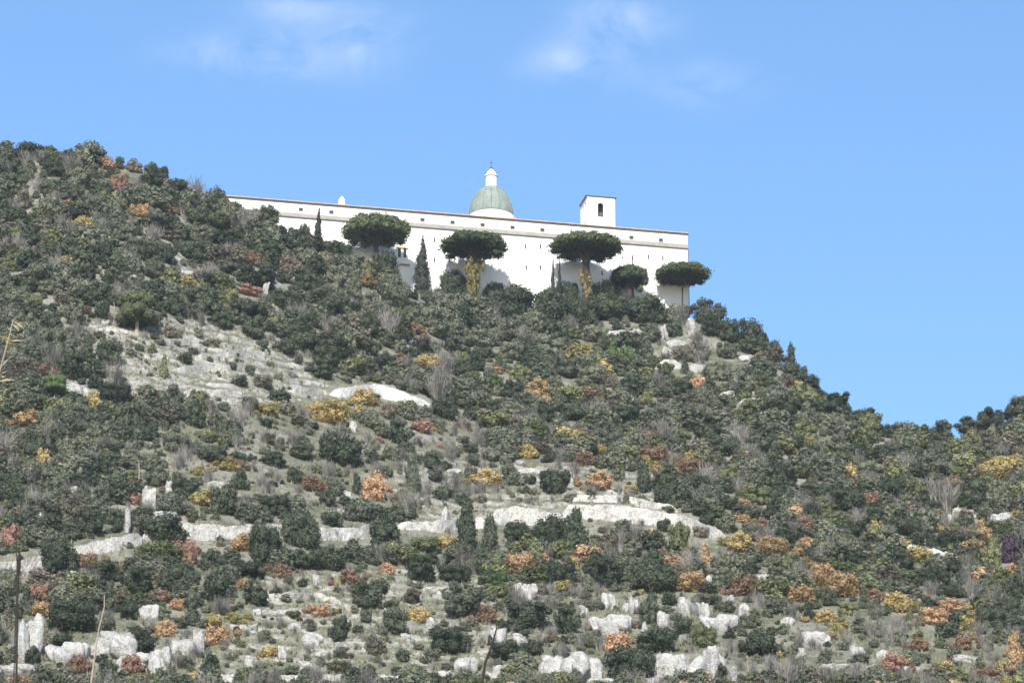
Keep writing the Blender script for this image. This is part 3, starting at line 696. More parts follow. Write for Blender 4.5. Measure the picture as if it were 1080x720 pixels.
# ------------------------------------------------------------------ shrubs and small trees, read off the photograph: x, y of the middle, width, height, kind
# kinds: D dark evergreen, G grey-green, O olive, V fresh green, U orange, R rust, Y yellow, K brown, P purple, B bare twigs
SHRUBS = """
29 161 36 18 D;72 162 14 10 D;55 180 24 16 D;14 176 24 16 D;113 173 18 18 R;125 173 11 13 D;142 177 20 13 K;158 179 15 13 D;172 182 16 14 D;125 193 20 18 R
40 198 18 18 B;25 212 24 20 K;85 189 26 24 G;52 219 24 22 G;97 212 20 18 G;147 223 20 14 U;178 222 18 12 R;88 236 22 18 Y;120 218 20 20 G;160 190 26 18 D
187 197 22 18 D;210 230 36 24 D;165 238 44 13 D;150 264 38 26 G;200 262 34 24 D;105 268 28 24 D;130 245 26 20 G;70 262 26 20 D;35 255 28 18 D;40 288 34 20 G
8 280 20 16 O;178 249 26 12 K;233 252 22 16 D;197 298 22 11 Y;218 282 20 9 K;162 287 26 18 G;118 292 26 18 G;64 315 18 20 K;183 323 26 24 D;218 320 30 30 D
105 308 26 22 D;79 333 24 28 G;107 328 18 22 D;54 338 22 22 D;30 346 28 34 G;57 362 40 36 G;90 370 22 28 D;114 375 26 28 D;78 388 32 32 D;42 391 22 14 R
101 403 18 18 D;122 416 34 26 D;98 424 18 20 Y;28 442 26 18 U;48 445 22 22 G;135 440 34 30 D;156 456 24 20 D;205 440 26 24 D;230 447 22 22 G;185 418 26 20 G
172 388 11 24 O;194 378 16 14 D;180 352 22 12 K;242 250 28 14 D;262 272 24 16 R;280 229 26 20 D;322 243 12 15 D;310 247 14 14 D;268 290 46 24 D;303 282 30 18 K
322 297 26 22 D;352 292 26 22 G;344 262 28 16 D;363 264 24 18 D;388 275 16 10 U;386 297 20 14 U;407 276 25 25 D;262 307 28 10 R;256 323 40 24 D;300 318 36 24 D
267 348 28 24 D;315 357 40 28 D;300 367 30 14 D;345 365 34 26 D;385 365 26 20 D;402 328 12 9 U;373 303 22 28 G;340 317 40 24 G;390 320 34 24 G;420 315 34 26 G
437 347 16 12 R;445 365 24 16 D;345 378 28 24 D;337 393 28 14 D;277 404 22 14 K;252 402 18 14 D;245 387 10 10 D;293 418 28 14 D;281 431 23 15 Y;281 446 16 12 D
302 431 18 18 K;348 436 46 24 Y;383 420 26 18 Y;356 473 46 38 D;390 443 30 20 G;410 434 20 18 K;420 456 30 30 D;446 451 18 16 R;317 478 24 16 D;288 486 30 14 D
240 491 24 14 Y;209 497 17 12 Y;329 511 24 19 R;312 503 20 18 D;394 515 28 28 U;377 512 14 22 D;436 503 24 40 G;453 487 26 18 D;467 431 28 24 D
45 483 18 18 Y;70 475 26 26 G;105 460 30 24 G;100 503 32 26 D;30 475 24 26 D;55 507 30 28 G;15 510 24 24 D;75 535 26 26 K;57 541 20 16 D;95 553 28 28 D
142 527 16 14 R;108 525 26 20 G;165 503 30 26 G;192 516 30 24 D;185 468 34 22 G;225 480 32 22 D;9 567 26 28 R;61 588 46 44 D;172 559 46 32 D;165 582 48 24 O
195 583 26 26 R;92 592 24 16 R;214 526 26 18 Y;237 530 28 32 D;40 625 20 20 R;43 643 20 18 U;76 652 50 38 D;109 604 36 22 D;145 615 40 32 D;187 614 36 32 D
174 630 22 13 R;135 645 22 20 D;148 677 28 30 D;65 677 22 18 D;34 692 16 20 D;174 664 22 17 U;171 647 18 14 G;203 648 18 28 D;48 672 13 18 K;85 702 26 20 R
140 703 26 22 R;110 709 24 20 D;203 714 16 13 Y;10 612 22 24 G;6 652 18 26 K;26 634 16 26 D;251 508 22 22 D;290 534 30 22 D;346 526 18 20 D;317 560 36 42 D
319 591 34 22 D;278 575 36 42 D;253 574 26 18 U;262 599 40 22 D;350 590 34 28 D;298 603 20 15 R;230 620 28 34 D;255 617 14 14 U;271 629 30 24 D;220 592 24 24 D
406 558 30 32 D;370 610 26 18 R;391 627 36 32 D;410 600 14 12 U;436 594 20 14 D;225 655 20 18 Y;245 652 20 12 Y;229 672 26 20 U;339 645 22 12 U;358 664 24 28 D
397 682 22 20 K;220 701 20 18 D;284 689 16 14 Y;357 704 24 14 O;303 712 28 14 D;386 651 15 14 G;450 382 26 18 Y;520 402 22 14 V;526 391 14 8 U;567 412 28 22 U
522 430 20 14 D;541 412 26 20 D;607 432 34 26 D;485 390 24 20 D;501 384 20 18 D;478 366 30 20 G;460 348 28 18 G;505 358 28 20 G;539 370 30 20 G;580 366 32 20 G
602 390 32 20 G;542 445 22 18 K;645 402 22 16 K;540 321 50 38 D;580 324 36 38 D;614 326 36 34 D;648 324 42 34 D;683 328 42 32 D;605 352 22 12 O;712 347 18 20 D
746 329 36 32 D;752 347 30 18 D;793 344 34 34 D;791 366 24 18 D;833 374 16 24 D;838 390 24 18 D;722 373 22 20 K;768 370 22 20 G;701 392 22 16 O;723 387 12 16 D
736 405 18 16 U;758 392 28 22 G;782 396 28 22 G;818 376 24 20 K;837 406 18 10 Y;681 368 18 26 D;662 374 18 20 V;646 370 14 22 V;555 478 22 14 Y;571 473 20 14 K
512 505 26 18 Y;497 500 16 18 K;583 509 32 30 D;540 503 26 22 G;618 486 24 16 R;631 508 28 20 U;492 560 28 50 D;516 570 28 44 D;545 558 34 26 D;580 562 34 40 D
608 566 32 44 D;549 596 34 24 U;606 595 14 16 Y;641 572 20 18 K;470 572 22 14 Y;449 575 30 18 O;444 604 30 22 D;477 605 34 18 D;525 612 24 16 V;590 602 34 30 D
485 635 42 36 G;472 677 42 28 D;511 650 22 18 R;442 649 24 16 Y;416 657 24 28 D;434 630 22 16 K;425 692 18 14 D;560 650 46 30 D;597 655 30 34 D;535 687 34 22 D
563 684 24 16 D;457 692 18 16 G;690 479 30 16 R;682 487 16 12 Y;724 493 34 20 R;680 506 24 32 D;700 523 20 24 D;768 528 36 20 D;797 523 30 22 O;770 500 28 18 O
720 458 18 13 O;746 456 30 22 D;766 471 30 24 D;835 477 16 7 Y;783 547 18 10 U;804 554 22 12 R;780 573 30 20 Y;815 577 34 24 U;744 587 16 24 U;852 571 20 9 U
715 572 30 34 O;690 592 24 22 D;700 555 14 15 D;740 562 20 12 K;852 595 20 12 U;640 606 44 32 D;690 610 46 36 D;727 614 34 22 U;784 619 26 22 R;686 645 24 30 D
706 632 16 16 D;695 676 44 28 D;722 660 20 20 D;742 672 28 24 O;652 679 26 22 U;668 701 50 38 D;803 676 44 38 D;760 707 16 18 D;766 641 22 12 D;756 606 20 14 G
993 457 34 26 D;968 452 20 13 D;1025 447 36 20 D;1050 442 34 22 D;1076 430 32 22 D;1057 495 50 28 Y;897 498 18 20 Y;918 447 28 22 O;1025 520 44 30 D;895 528 40 26 D
965 515 24 20 O;1012 471 26 16 O;1045 468 26 16 K;1037 563 20 16 U;1067 580 28 30 P;1044 587 26 26 O;1066 602 16 14 U;969 585 26 20 Y;950 592 26 22 D;976 608 34 24 D
1003 620 36 24 D;869 607 28 26 U;892 618 32 28 U;845 628 30 18 U;873 631 24 18 D;911 628 10 16 D;946 636 28 24 Y;924 628 18 14 R;985 651 28 18 U;1003 640 24 15 U
870 650 26 14 Y;886 662 20 13 Y;970 680 20 16 R;1050 655 38 30 D;1070 622 26 24 D;1072 642 20 18 D;1072 690 22 36 U;942 700 26 20 R;1015 678 22 18 R;1045 711 26 16 R
1000 665 26 18 D;960 648 10 16 O;860 520 34 22 D;830 505 32 22 D;800 470 30 20 G;850 455 32 22 O;880 470 30 20 G;930 480 32 22 D;940 515 30 22 D;985 490 32 20 G
770 351 24 26 D;812 368 22 20 D;852 403 26 16 D;884 420 26 15 D;912 436 24 14 D;830 430 30 18 D;870 430 28 18 D;900 440 22 14 D;935 455 24 14 D;790 432 32 20 O;755 425 28 18 G;700 430 34 20 G;660 440 32 22 D;640 460 34 22 G;720 410 22 16 D;955 555 34 22 D;900 560 32 20 D;1000 570 34 20 D
"""
def parse():
    out = []
    for s in SHRUBS.replace('\n', ';').split(';'):
        s = s.strip()
        if s:
            a = s.split(); out.append((float(a[0]), float(a[1]), float(a[2]), float(a[3]), a[4]))
    return out
HAND = parse()
def place(px, py, w, h):
    g = ground_at(px, py + .42 * h)
    if g is None:
        u, _ = ray(px, py); Y = float(np.interp(float(u), _uy, _yr)); g = (float(u) * Y, Y, float(Zf(np.array([float(u) * Y]), np.array([Y]))[0]))
        k = 0
        # stand on the crest, but reach the height the photograph shows
        top = CAM_Z + float(ray(px, py - h / 2)[1]) * Y
        H = max(top - g[2], h * .25)
        return g, w * Y / cP / FPX * 1.04, H
    D = g[1] * math.sqrt(1 + ray(px, py)[1] ** 2)
    return g, w * D / FPX, h * D / FPX / cP
KIND = {'D': ('dark evergreen shrub', 'evergreen shrub', 'evergreen_shrub'), 'G': ('grey-green shrub', 'grey-green shrub', 'grey_green_shrub'), 'O': ('olive-green shrub', 'olive shrub', 'olive_shrub'),
        'V': ('fresh green shrub', 'green shrub', 'green_shrub'), 'U': ('orange autumn shrub', 'autumn shrub', 'autumn_shrub'), 'R': ('rust-red autumn shrub', 'autumn shrub', 'autumn_shrub'),
        'Y': ('yellow autumn shrub', 'autumn shrub', 'autumn_shrub'), 'K': ('brown half-bare shrub', 'brown shrub', 'brown_shrub'), 'P': ('dark purple shrub', 'purple shrub', 'purple_shrub'), 'B': ('bare grey shrub', 'bare shrub', 'bare_shrub')}
GROUPS = {'D': 'dark evergreen shrubs on the hillside', 'G': 'grey-green shrubs on the hillside', 'O': 'olive-green shrubs on the hillside', 'V': 'fresh green shrubs on the hillside',
          'U': 'autumn-coloured shrubs on the hillside', 'R': 'autumn-coloured shrubs on the hillside', 'Y': 'autumn-coloured shrubs on the hillside', 'K': 'brown shrubs on the hillside', 'P': None, 'B': 'bare shrubs on the hillside'}
THINGS = []          # (object, px, py, w, kind) awaiting a label
def put_shrub(px, py, w, h, k, i):
    g, W, H = place(px, py, w, h)
    det = 2 if w >= 34 else (1 if w >= 20 else 0)
    if k == 'B': me = twig_mesh(i % 3)
    else:
        r = h / w
        shape = 'ragged' if (px, py) in ((793, 344), (746, 329), (993, 457)) else 'tall' if r > 1.25 else ('spread', 'ball', 'ragged', 'ball')[(i * 7 + int(px)) % 4]
        if r < .55: shape = 'spread'
        me = shrub_mesh(shape, k, det, (i + int(py)) % 2)
    o = link(bpy.data.objects.new(KIND[k][2], me))
    o.location = (g[0], g[1] + W * .12, g[2] - .12 * H); o.scale = (W * 1.2, W * random.uniform(1.0, 1.2), H * 1.2)
    o.rotation_euler = (random.uniform(-.06, .06), random.uniform(-.06, .06), random.uniform(0, 6.28))
    THINGS.append((o, px, py, w, h, k)); return o
for i, (px, py, w, h, k) in enumerate(HAND): put_shrub(px, py, w, h, k, i)
# dark evergreens added at the abbey wall's foot, standing in for pine-crown shadows
def shadow_shrub(px, cy, w, h, out, i):
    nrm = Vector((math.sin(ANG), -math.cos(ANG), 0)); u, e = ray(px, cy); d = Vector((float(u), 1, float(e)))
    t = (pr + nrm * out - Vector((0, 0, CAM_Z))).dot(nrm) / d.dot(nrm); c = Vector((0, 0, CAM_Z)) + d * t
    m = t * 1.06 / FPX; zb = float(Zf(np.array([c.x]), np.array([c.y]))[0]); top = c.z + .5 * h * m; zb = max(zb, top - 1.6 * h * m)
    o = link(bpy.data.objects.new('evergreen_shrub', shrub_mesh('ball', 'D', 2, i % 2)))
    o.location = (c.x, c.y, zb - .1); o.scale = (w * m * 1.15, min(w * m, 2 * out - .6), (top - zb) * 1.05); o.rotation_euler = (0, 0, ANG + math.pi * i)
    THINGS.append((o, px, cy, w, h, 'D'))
shadow_shrub(480, 295, 30, 28, 3.2, 0); shadow_shrub(521, 304, 22, 20, 3.0, 1); shadow_shrub(597, 305, 28, 24, 3.2, 1); shadow_shrub(640, 306, 36, 28, 3.4, 0)
# two round green trees with shaded undersides and visible trunks
def round_tree(px, cy, w, h, base, label, seed, mat):
    g = ground_at(px, base); D = g[1] * math.sqrt(1 + ray(px, cy)[1] ** 2); m = D / FPX
    W = w * m; Hc = h * m / cP; zc = (base - cy) * m / cP
    root = empty('round_tree', g); tag(root, label, 'tree', 'round-crowned trees on the left slope')
    rg = np.random.default_rng(seed); L = [(0, 0, zc, W * .38, W * .38, Hc * .40)]
    for i in range(20):
        a = i * 2.4; q = .33 * W * math.sqrt((i + .5) / 20); z = zc + Hc * (.36 * math.sqrt(max(0, 1 - (q / (.42 * W)) ** 2)) - .05) + rg.uniform(-.06, .04) * Hc
        L.append((q * math.cos(a), q * math.sin(a), z, W * .15, W * .15, Hc * .15))
    for i in range(9):
        a = i * .7; L.append((.33 * W * math.cos(a), .33 * W * math.sin(a), zc - Hc * rg.uniform(.1, .32), W * .16, W * .16, Hc * .16))
    crown_obj('crown', L, 4200, W * .024, mat, root, seed, .86, ICO2, .1)
    t = MB(); t.tube([(0, 0, -.8), (.1, 0, zc * .5), (0, 0, zc)], [W * .045, W * .036, W * .03], 8)
    for i in range(5):
        a = i * 1.26; t.tube([(.05, 0, zc * .5), (W * .25 * math.cos(a), W * .25 * math.sin(a), zc)], [W * .022, W * .012], 6)
    t.build('trunk', PALEBARK, root)
round_tree(144, 327, 50, 38, 351, 'large round green tree with shaded underside and pale trunk at the terraces\' upper left', 31, FOL['O'])
round_tree(57, 407, 31, 24, 425, 'small round light green tree on the left slope beside a white boulder', 32, FOL['V'])

# ------------------------------------------------------------------ limestone
def rock_mesh(var, craggy):
    """a broken limestone outcrop: several fractured blocks leaning into one another"""
    key = ('rock', var, craggy)
    if key in PROTO: return PROTO[key]
    rg = np.random.default_rng(60 + var * 5 + (100 if craggy else 0)); V = []; F = []; o = 0
    iv, f = ICO3
    for c in range(8 if craggy else 4):
        r = np.ones(len(iv)) * 1.15
        for k in range(11):
            d = rg.normal(0, 1, 3) * (1, 1, .8); d /= np.linalg.norm(d); q = iv @ d; lim = rg.uniform(.55, .95)
            r = np.minimum(r, np.where(q > .05, lim / np.maximum(q, .05), 9))
        s = rg.uniform(0, 50)
        r = r * (1 + .34 * fbm(iv[:, 0] * 2.4 + s, iv[:, 1] * 2.4, iv[:, 2] * 2.4, 4, 13) - .10 * np.abs(vnoise(iv[:, 0] * 5 + s, iv[:, 1] * 5, iv[:, 2] * 2, 3)))
        ax = np.array([rg.uniform(.16, .30), rg.uniform(.16, .30), rg.uniform(.24, .40)]) * (1.0 if craggy else 1.25)
        cx = (rg.uniform(-.36, .36) if craggy else rg.uniform(-.24, .24)) if c else 0
        cen = np.array([cx, rg.uniform(-.25, .25), rg.uniform(.15, .5) * (1 - abs(cx))])
        t = rg.uniform(-.6, .6); v = iv * r[:, None] * ax
        v = np.stack([v[:, 0] * math.cos(t) - v[:, 2] * math.sin(t), v[:, 1], v[:, 0] * math.sin(t) + v[:, 2] * math.cos(t)], 1) + cen
        V.append(v); F.append(f + o); o += len(v)
    V = np.concatenate(V); V[:, 2] = np.where(V[:, 2] > .48, .48 + .16 * np.tanh((V[:, 2] - .48) * 3), V[:, 2]) / .62; 
    PROTO[key] = mesh_np('boulder', V, np.concatenate(F), [ROCK], smooth=False); return PROTO[key]
ROCKS = """
192 288 22 6;142 293 7 6;82 413 23 17;281 304 7 15;373 450 9 13;134 548 14 32;156 527 18 30;178 515 10 17;170 545 42 13;229 511 20 9;78 517 11 11;32 672 30 52
76 688 48 24;118 680 60 30;140 699 42 22;166 698 36 32;190 682 32 15;20 706 50 13;78 608 10 11;56 615 10 9;157 645 20 18;333 611 11 11;327 596 8 6;265 663 14 9
331 674 24 15;297 688 9 17;208 676 14 24;265 698 13 12;320 702 16 10;471 548 18 24;552 623 30 20;527 672 22 22;549 676 22 14;460 622 26 10;455 658 12 15
492 701 24 18;526 712 28 18;470 714 20 14;580 705 40 30;616 706 48 34;643 634 18 20;668 638 18 16;650 659 48 24;614 644 13 10;679 668 9 24;700 654 22 19;722 640 18 20
765 657 42 20;742 644 14 18;784 644 16 14;770 632 14 9;718 702 44 32;752 698 34 34;773 713 14 18;747 611 9 10;860 672 28 17;903 687 22 14;846 690 16 12;882 705 32 15
1009 540 14 9;1027 541 13 9;1055 548 27 15;700 351 15 16;728 346 15 18;716 362 24 9;790 378 22 9;768 417 22 7;790 423 20 7;704 372 14 14;737 389 22 11;562 498 24 7
662 640 10 10;1020 695 26 8;805 610 14 9;830 655 18 10;640 720 30 14;690 720 22 12;430 672 14 8;510 690 16 10;240 716 20 8;340 690 14 8;270 645 12 7;310 660 12 7;1000 545 8 6
480 497 18 6;655 352 14 10;672 352 14 9;360 682 12 8;410 716 18 8;930 690 16 10;960 705 18 8
"""
def put_rock(px, py, w, h, i):
    g, W, H = place(px, py, w, h)
    big = w * h > 500
    o = link(bpy.data.objects.new('rock_outcrop' if big else 'boulder', rock_mesh(i % 5, big)))
    o.location = (g[0], g[1] + W * .1, g[2] - .15 * H); o.scale = (W * 1.1, W * random.uniform(.7, 1.0), H * 1.12)
    o.rotation_euler = (0, 0, random.uniform(0, 6.28)) if w < h * 1.6 else (0, 0, random.choice((0, math.pi)) + random.uniform(-.2, .2))
    THINGS.append((o, px, py, w, h, 'rock' if not big else 'crag'))
ri = 0
for s in ROCKS.replace('\n', ';').split(';'):
    if s.strip():
        a = [float(x) for x in s.split()]; put_rock(*a, ri); ri += 1
# pale stone walls and bare ledges following the contours: (top and bottom edge in the photo)
def pale_wall(name, pts, label, cat, mat, thick=.7, seed=0, jag=.45, group=None):
    """pts: (px, top row, bottom row). One solid strip standing on the slope"""
    rg = np.random.default_rng(900 + seed)
    P = []
    xs = [p[0] for p in pts]
    for px in np.arange(xs[0], xs[-1] + .1, 2.5):
        top = np.interp(px, xs, [p[1] for p in pts]); bot = np.interp(px, xs, [p[2] for p in pts])
        P.append((px, top, bot))
    base = []
    for (px, top, bot) in P:
        g = ground_at(px, bot); base.append(g)
    ys = np.array([b[1] for b in base]); k = np.ones(7) / 7; yp = np.pad(ys, 3, 'edge'); ys = .55 * np.min([yp[i:i + len(ys)] for i in range(7)], axis=0) + .45 * ys; ysm = np.convolve(np.pad(ys, 3, 'edge'), k, 'valid') - (.05 if cat == 'terrace wall' else .25)
    V = []
    n = len(P); rows = 5
    for j, (px, top, bot) in enumerate(P):
        Y = ysm[j]; ub, eb = ray(px, bot); ut, et = ray(px, top)
        zb = CAM_Z + float(eb) * Y - .8; zt = CAM_Z + float(et) * Y + jag * (float(fbm(px / 5., seed * 3.1, 0, 3, 70 + seed)) + rg.uniform(-.25, .25))
        edge = min(1.0, .12 + (min(px - xs[0], xs[-1] - px) / (16.0 if cat == 'terrace wall' else 9.0)) ** .7)      # the ends have crumbled down to the turf
        if cat == 'terrace wall': edge *= .74 + .26 * min(1, max(0, .5 + 1.6 * float(fbm(px / 9., seed * 1.7, 2, 2, 41))))
        zt = zb + .8 + (zt - zb - .8) * edge
        for r in range(rows):
            f = r / (rows - 1); z = zb + (zt - zb) * f
            off = .22 * float(fbm(px / 4.0, z * .9, seed, 3, 80)) + .35 * f * thick
            V.append((float(ub) * Y, Y + off - .3, z))
        V.append((float(ub) * Y, Y + thick + .8, zt + .1 * rg.uniform(-1, 1))); V.append((float(ub) * Y, Y + thick + .8, zb))
    m = rows + 2; F = []
    for j in range(n - 1):
        for r in range(m):
            r2 = (r + 1) % m
            F.append((j * m + r, (j + 1) * m + r, (j + 1) * m + r2, j * m + r2))
    F.append(tuple(range(m))); F.append(tuple((n - 1) * m + r for r in range(m))[::-1])
    mb = MB(); mb.add(V, F); o = mb.build(name, mat); tag(o, label, cat, group); return o
W_ = 'retaining_wall'
pale_wall(W_, [(-20, 594, 612), (20, 590, 603), (60, 580, 591), (100, 571, 584), (140, 562, 575), (152, 560, 571)], 'pale stone retaining wall climbing from the left edge towards the leaning white rocks', 'stone wall', WALLSTONE, .7, 1)
pale_wall(W_, [(150, 553, 569), (196, 551, 569), (240, 554, 567), (300, 552, 568), (328, 550, 569)], 'pale retaining wall of the track between the leaning rocks and the tall dark shrub', 'stone wall', WALLSTONE, .7, 2)
pale_wall(W_, [(325, 556, 568), (360, 557, 569), (392, 553, 566), (418, 551, 561)], 'short bright retaining wall between the tall dark shrub and the upright round one', 'stone wall', WALLSTONE, .7, 3)
pale_wall(W_, [(418, 549, 557), (440, 550, 558), (462, 549, 561), (484, 547, 558), (516, 545, 556)], 'broken pale wall left of the paired dark trees in the middle of the track', 'stone wall', WALLSTONE, .7, 4, .5)
pale_wall(W_, [(515, 538, 553), (545, 534, 552), (582, 540, 556), (596, 538, 552)], 'pinkish pale wall above the central dark trees on the track', 'stone wall', WALLSTONE, .7, 5, .5)
pale_wall(W_, [(592, 532, 545), (640, 532, 548), (680, 536, 553), (720, 543, 556), (768, 562, 572)], 'long pale retaining wall right of centre, curving down at its right end', 'stone wall', WALLSTONE, .7, 6)
pale_wall(W_, [(600, 521, 528), (650, 522, 529), (715, 533, 540)], 'low upper wall running just above the long right-hand retaining wall', 'stone wall', WALLSTONE, .6, 7, .35)
pale_wall(W_, [(205, 711, 724), (300, 711, 724), (395, 712, 724), (462, 713, 724)], 'low pale wall along the bottom of the grassy terraces', 'stone wall', WALLSTONE, .7, 8)
pale_wall(W_, [(-15, 545, 551), (25, 543, 550), (52, 541, 549)], 'thin grey wall at the left edge above the orange-red shrub', 'stone wall', WALLSTONE, .6, 9)
pale_wall(W_, [(634, 349, 358), (660, 348, 357), (692, 345, 354)], 'cream garden wall beneath the dark trees of the abbey terrace', 'stone wall', WALLSTONE, .6, 10)
pale_wall(W_, [(691, 380, 389), (705, 379, 389), (720, 380, 388)], 'short cream wall on the bluff below the right corner of the abbey', 'stone wall', WALLSTONE, .6, 11)
pale_wall(W_, [(533, 338, 345), (543, 340, 346)], 'tiny cream wall fragment under the first terrace tree', 'stone wall', WALLSTONE, .6, 12, .1)
pale_wall('limestone_ledge', [(346, 411, 418), (376, 406, 416), (396, 404, 417), (416, 409, 422), (436, 417, 425), (455, 424, 427)], 'bright bare limestone ledge tapering to the right above the big yellow shrub', 'rock ledge', PALEROCK, 1.5, 13, .2)
pale_wall('limestone_ledge', [(953, 573, 581), (985, 578, 588), (1010, 585, 596), (1042, 597, 603)], 'sloping pale rock ledge at the right, left of the purple shrub', 'rock ledge', PALEROCK, 1.2, 14, .5)
for j, (a, t, lab) in enumerate([
        ([(100, 343, 348), (135, 345, 349)], 0, 'topmost short terrace wall beside the large round green tree'),
        ([(165, 358, 362), (210, 356, 361)], 0, 'short terrace wall high on the left terraces'),
        ([(150, 371, 376), (178, 373, 377)], 0, 'short terrace wall below the large round green tree'),
        ([(200, 373, 379), (250, 369, 376), (282, 368, 373)], 0, 'longer pale terrace wall in the upper right of the left terraces'),
        ([(182, 385, 391), (230, 383, 390), (268, 384, 389)], 0, 'middle pale terrace wall of the left terraces'),
        ([(190, 409, 416), (225, 409, 417), (256, 408, 416)], 0, 'lowest bright terrace wall of the left terraces'),
        ([(288, 397, 402), (328, 398, 403)], 0, 'small terrace wall left of the bright limestone ledge'),
        ([(305, 406, 413), (345, 408, 415)], 0, 'grey terrace wall joining the left end of the bright limestone ledge'),
        ([(120, 402, 407), (160, 399, 404)], 0, 'small terrace wall right of the small round light green tree'),
        ([(270, 626, 632), (345, 622, 629)], 0, 'uppermost wall of the lower grassy terraces'),
        ([(330, 626, 633), (362, 629, 636)], 0, 'short wall below the round white boulder on the lower terraces'),
        ([(265, 643, 647), (325, 641, 646)], 0, 'thin wall left of the orange shrub on the lower terraces'),
        ([(345, 514, 519), (372, 515, 521)], 0, 'small pale wall right of the rust-red shrub above the track'),
        ([(345, 535, 540), (395, 533, 539)], 0, 'thin wall above the short bright retaining wall'),
        ([(248, 531, 538), (272, 531, 538)], 0, 'small bright wall piece above the track right of the dark shrub'),
        ([(545, 492, 497), (580, 495, 500)], 0, 'small pale wall left of the dark shrub above the central track')]):
    pale_wall('terrace_wall', a, lab, 'terrace wall', OLDWALL, .6, 20 + j, .4, 'dry stone terrace walls')

# ------------------------------------------------------------------ more evergreens on the wooded parts, the rest of the scrub as one mass
OPEN = [(p, d) for p, d in [
    (TERRACES[0], .34), (TERRACES[1], .32), ([(225, 425), (470, 430), (560, 520), (400, 548), (200, 540), (120, 480)], .46), (TERRACES[2], .45),
    ([(560, 625), (810, 625), (830, 722), (560, 722)], .62), ([(820, 640), (1000, 655), (1080, 690), (1080, 722), (820, 722)], .62), ([(0, 655), (210, 640), (210, 722), (0, 722)], .5),
    ([(180, 394), (350, 394), (462, 424), (455, 434), (180, 427)], .10), ([(690, 340), (790, 350), (800, 400), (690, 400)], .5)]]
WALLBAND = [(-20, 600), (60, 585), (140, 568), (196, 560), (300, 560), (392, 559), (482, 553), (582, 545), (640, 540), (720, 550), (770, 567)]
def density(px, py):
    d = np.ones(len(px))
    for poly, v in OPEN: d = np.where(inpoly(px, py, poly), np.minimum(d, v), d)
    wy = np.interp(px, [p[0] for p in WALLBAND], [p[1] for p in WALLBAND])
    d = np.where((px < 775) & (py > wy - 9) & (py < wy + 29), d * .10, d)
    return d
sil_x = np.array([p[0] for p in SIL]); sil_y = np.array([p[1] for p in SIL])
KEEP = HAND + [(o[1], o[2], o[3], o[4], o[5]) for o in THINGS if o[5] in ('rock', 'crag')] + [(144, 330, 44, 44, 'T'), (57, 410, 32, 34, 'T'), (395, 414, 100, 16, 'T')]
KA = np.array([(k[0], k[1] - (.12 * k[3] if k[4] in ('rock', 'crag') else 0), k[2] * (.7 if k[4] in ('rock', 'crag') else 1), k[3] * (.75 if k[4] in ('rock', 'crag') else 1)) for k in KEEP])
def clear_of_hand(px, py, w, h, f=.5):
    """reject spots whose crown would stand in front of a shrub or rock read off the photo"""
    dx = np.abs(px - KA[:, 0]) / (f * (KA[:, 2] + w)); dy = (py - KA[:, 1]) / (f * (KA[:, 3] + h))
    return not np.any((dx ** 2 + dy ** 2 < 1) )
N_AUTO = 75
cnt = 0; tries = 0; spots = []
while cnt < N_AUTO and tries < 60000:
    tries += 1
    px = random.uniform(-5, 1085); py = random.uniform(165, 700)
    if py < np.interp(px, sil_x, sil_y) + 8: continue
    w = random.uniform(17, 27); h = w * random.uniform(.6, .85)
    if density(np.array([px]), np.array([py]))[0] < .9: continue
    if not clear_of_hand(px, py, w, h, .42): continue
    if any((px - q[0]) ** 2 + ((py - q[1]) * 1.3) ** 2 < 20 ** 2 for q in spots): continue
    k = random.choice('DDDGGO'); spots.append((px, py)); put_shrub(px, py, w, h, k, 1000 + cnt); cnt += 1
KA = np.concatenate([KA, [(o[1], o[2], o[3], o[4]) for o in THINGS[-cnt:]]])

def scatter(name, P, Rz, S, I, protos):
    """one object: instances of the prototype meshes on points"""
    lib = bpy.data.collections.new(name + '_plants')
    for k, me in enumerate(protos): lib.objects.link(bpy.data.objects.new('%s_plant_%02d' % (name, k), me))
    me = bpy.data.meshes.new(name); me.vertices.add(len(P)); me.vertices.foreach_set('co', np.asarray(P, np.float32).ravel())
    for nm, ty, key, arr in (('rot', 'FLOAT_VECTOR', 'vector', Rz), ('scl', 'FLOAT_VECTOR', 'vector', S), ('idx', 'INT', 'value', I)):
        at = me.attributes.new(nm, ty, 'POINT'); at.data.foreach_set(key, np.asarray(arr, np.int32 if ty == 'INT' else np.float32).ravel())
    ng = bpy.data.node_groups.new(name + '_nodes', 'GeometryNodeTree')
    ng.interface.new_socket('Geometry', in_out='INPUT', socket_type='NodeSocketGeometry'); ng.interface.new_socket('Geometry', in_out='OUTPUT', socket_type='NodeSocketGeometry')
    N = ng.nodes; L = ng.links; gi = N.new('NodeGroupInput'); go = N.new('NodeGroupOutput')
    ci = N.new('GeometryNodeCollectionInfo'); ci.inputs['Collection'].default_value = lib; ci.inputs['Separate Children'].default_value = True; ci.inputs['Reset Children'].default_value = True
    ip = N.new('GeometryNodeInstanceOnPoints'); ip.inputs['Pick Instance'].default_value = True
    def attr(nm, ty):
        n = N.new('GeometryNodeInputNamedAttribute'); n.data_type = ty; n.inputs['Name'].default_value = nm; return n.outputs['Attribute']
    L.new(gi.outputs[0], ip.inputs['Points']); L.new(ci.outputs[0], ip.inputs['Instance']); L.new(attr('idx', 'INT'), ip.inputs['Instance Index'])
    L.new(attr('rot', 'FLOAT_VECTOR'), ip.inputs['Rotation']); L.new(attr('scl', 'FLOAT_VECTOR'), ip.inputs['Scale']); L.new(ip.outputs[0], go.inputs[0])
    o = link(bpy.data.objects.new(name, me)); md = o.modifiers.new('scatter', 'NODES'); md.node_group = ng
    return o
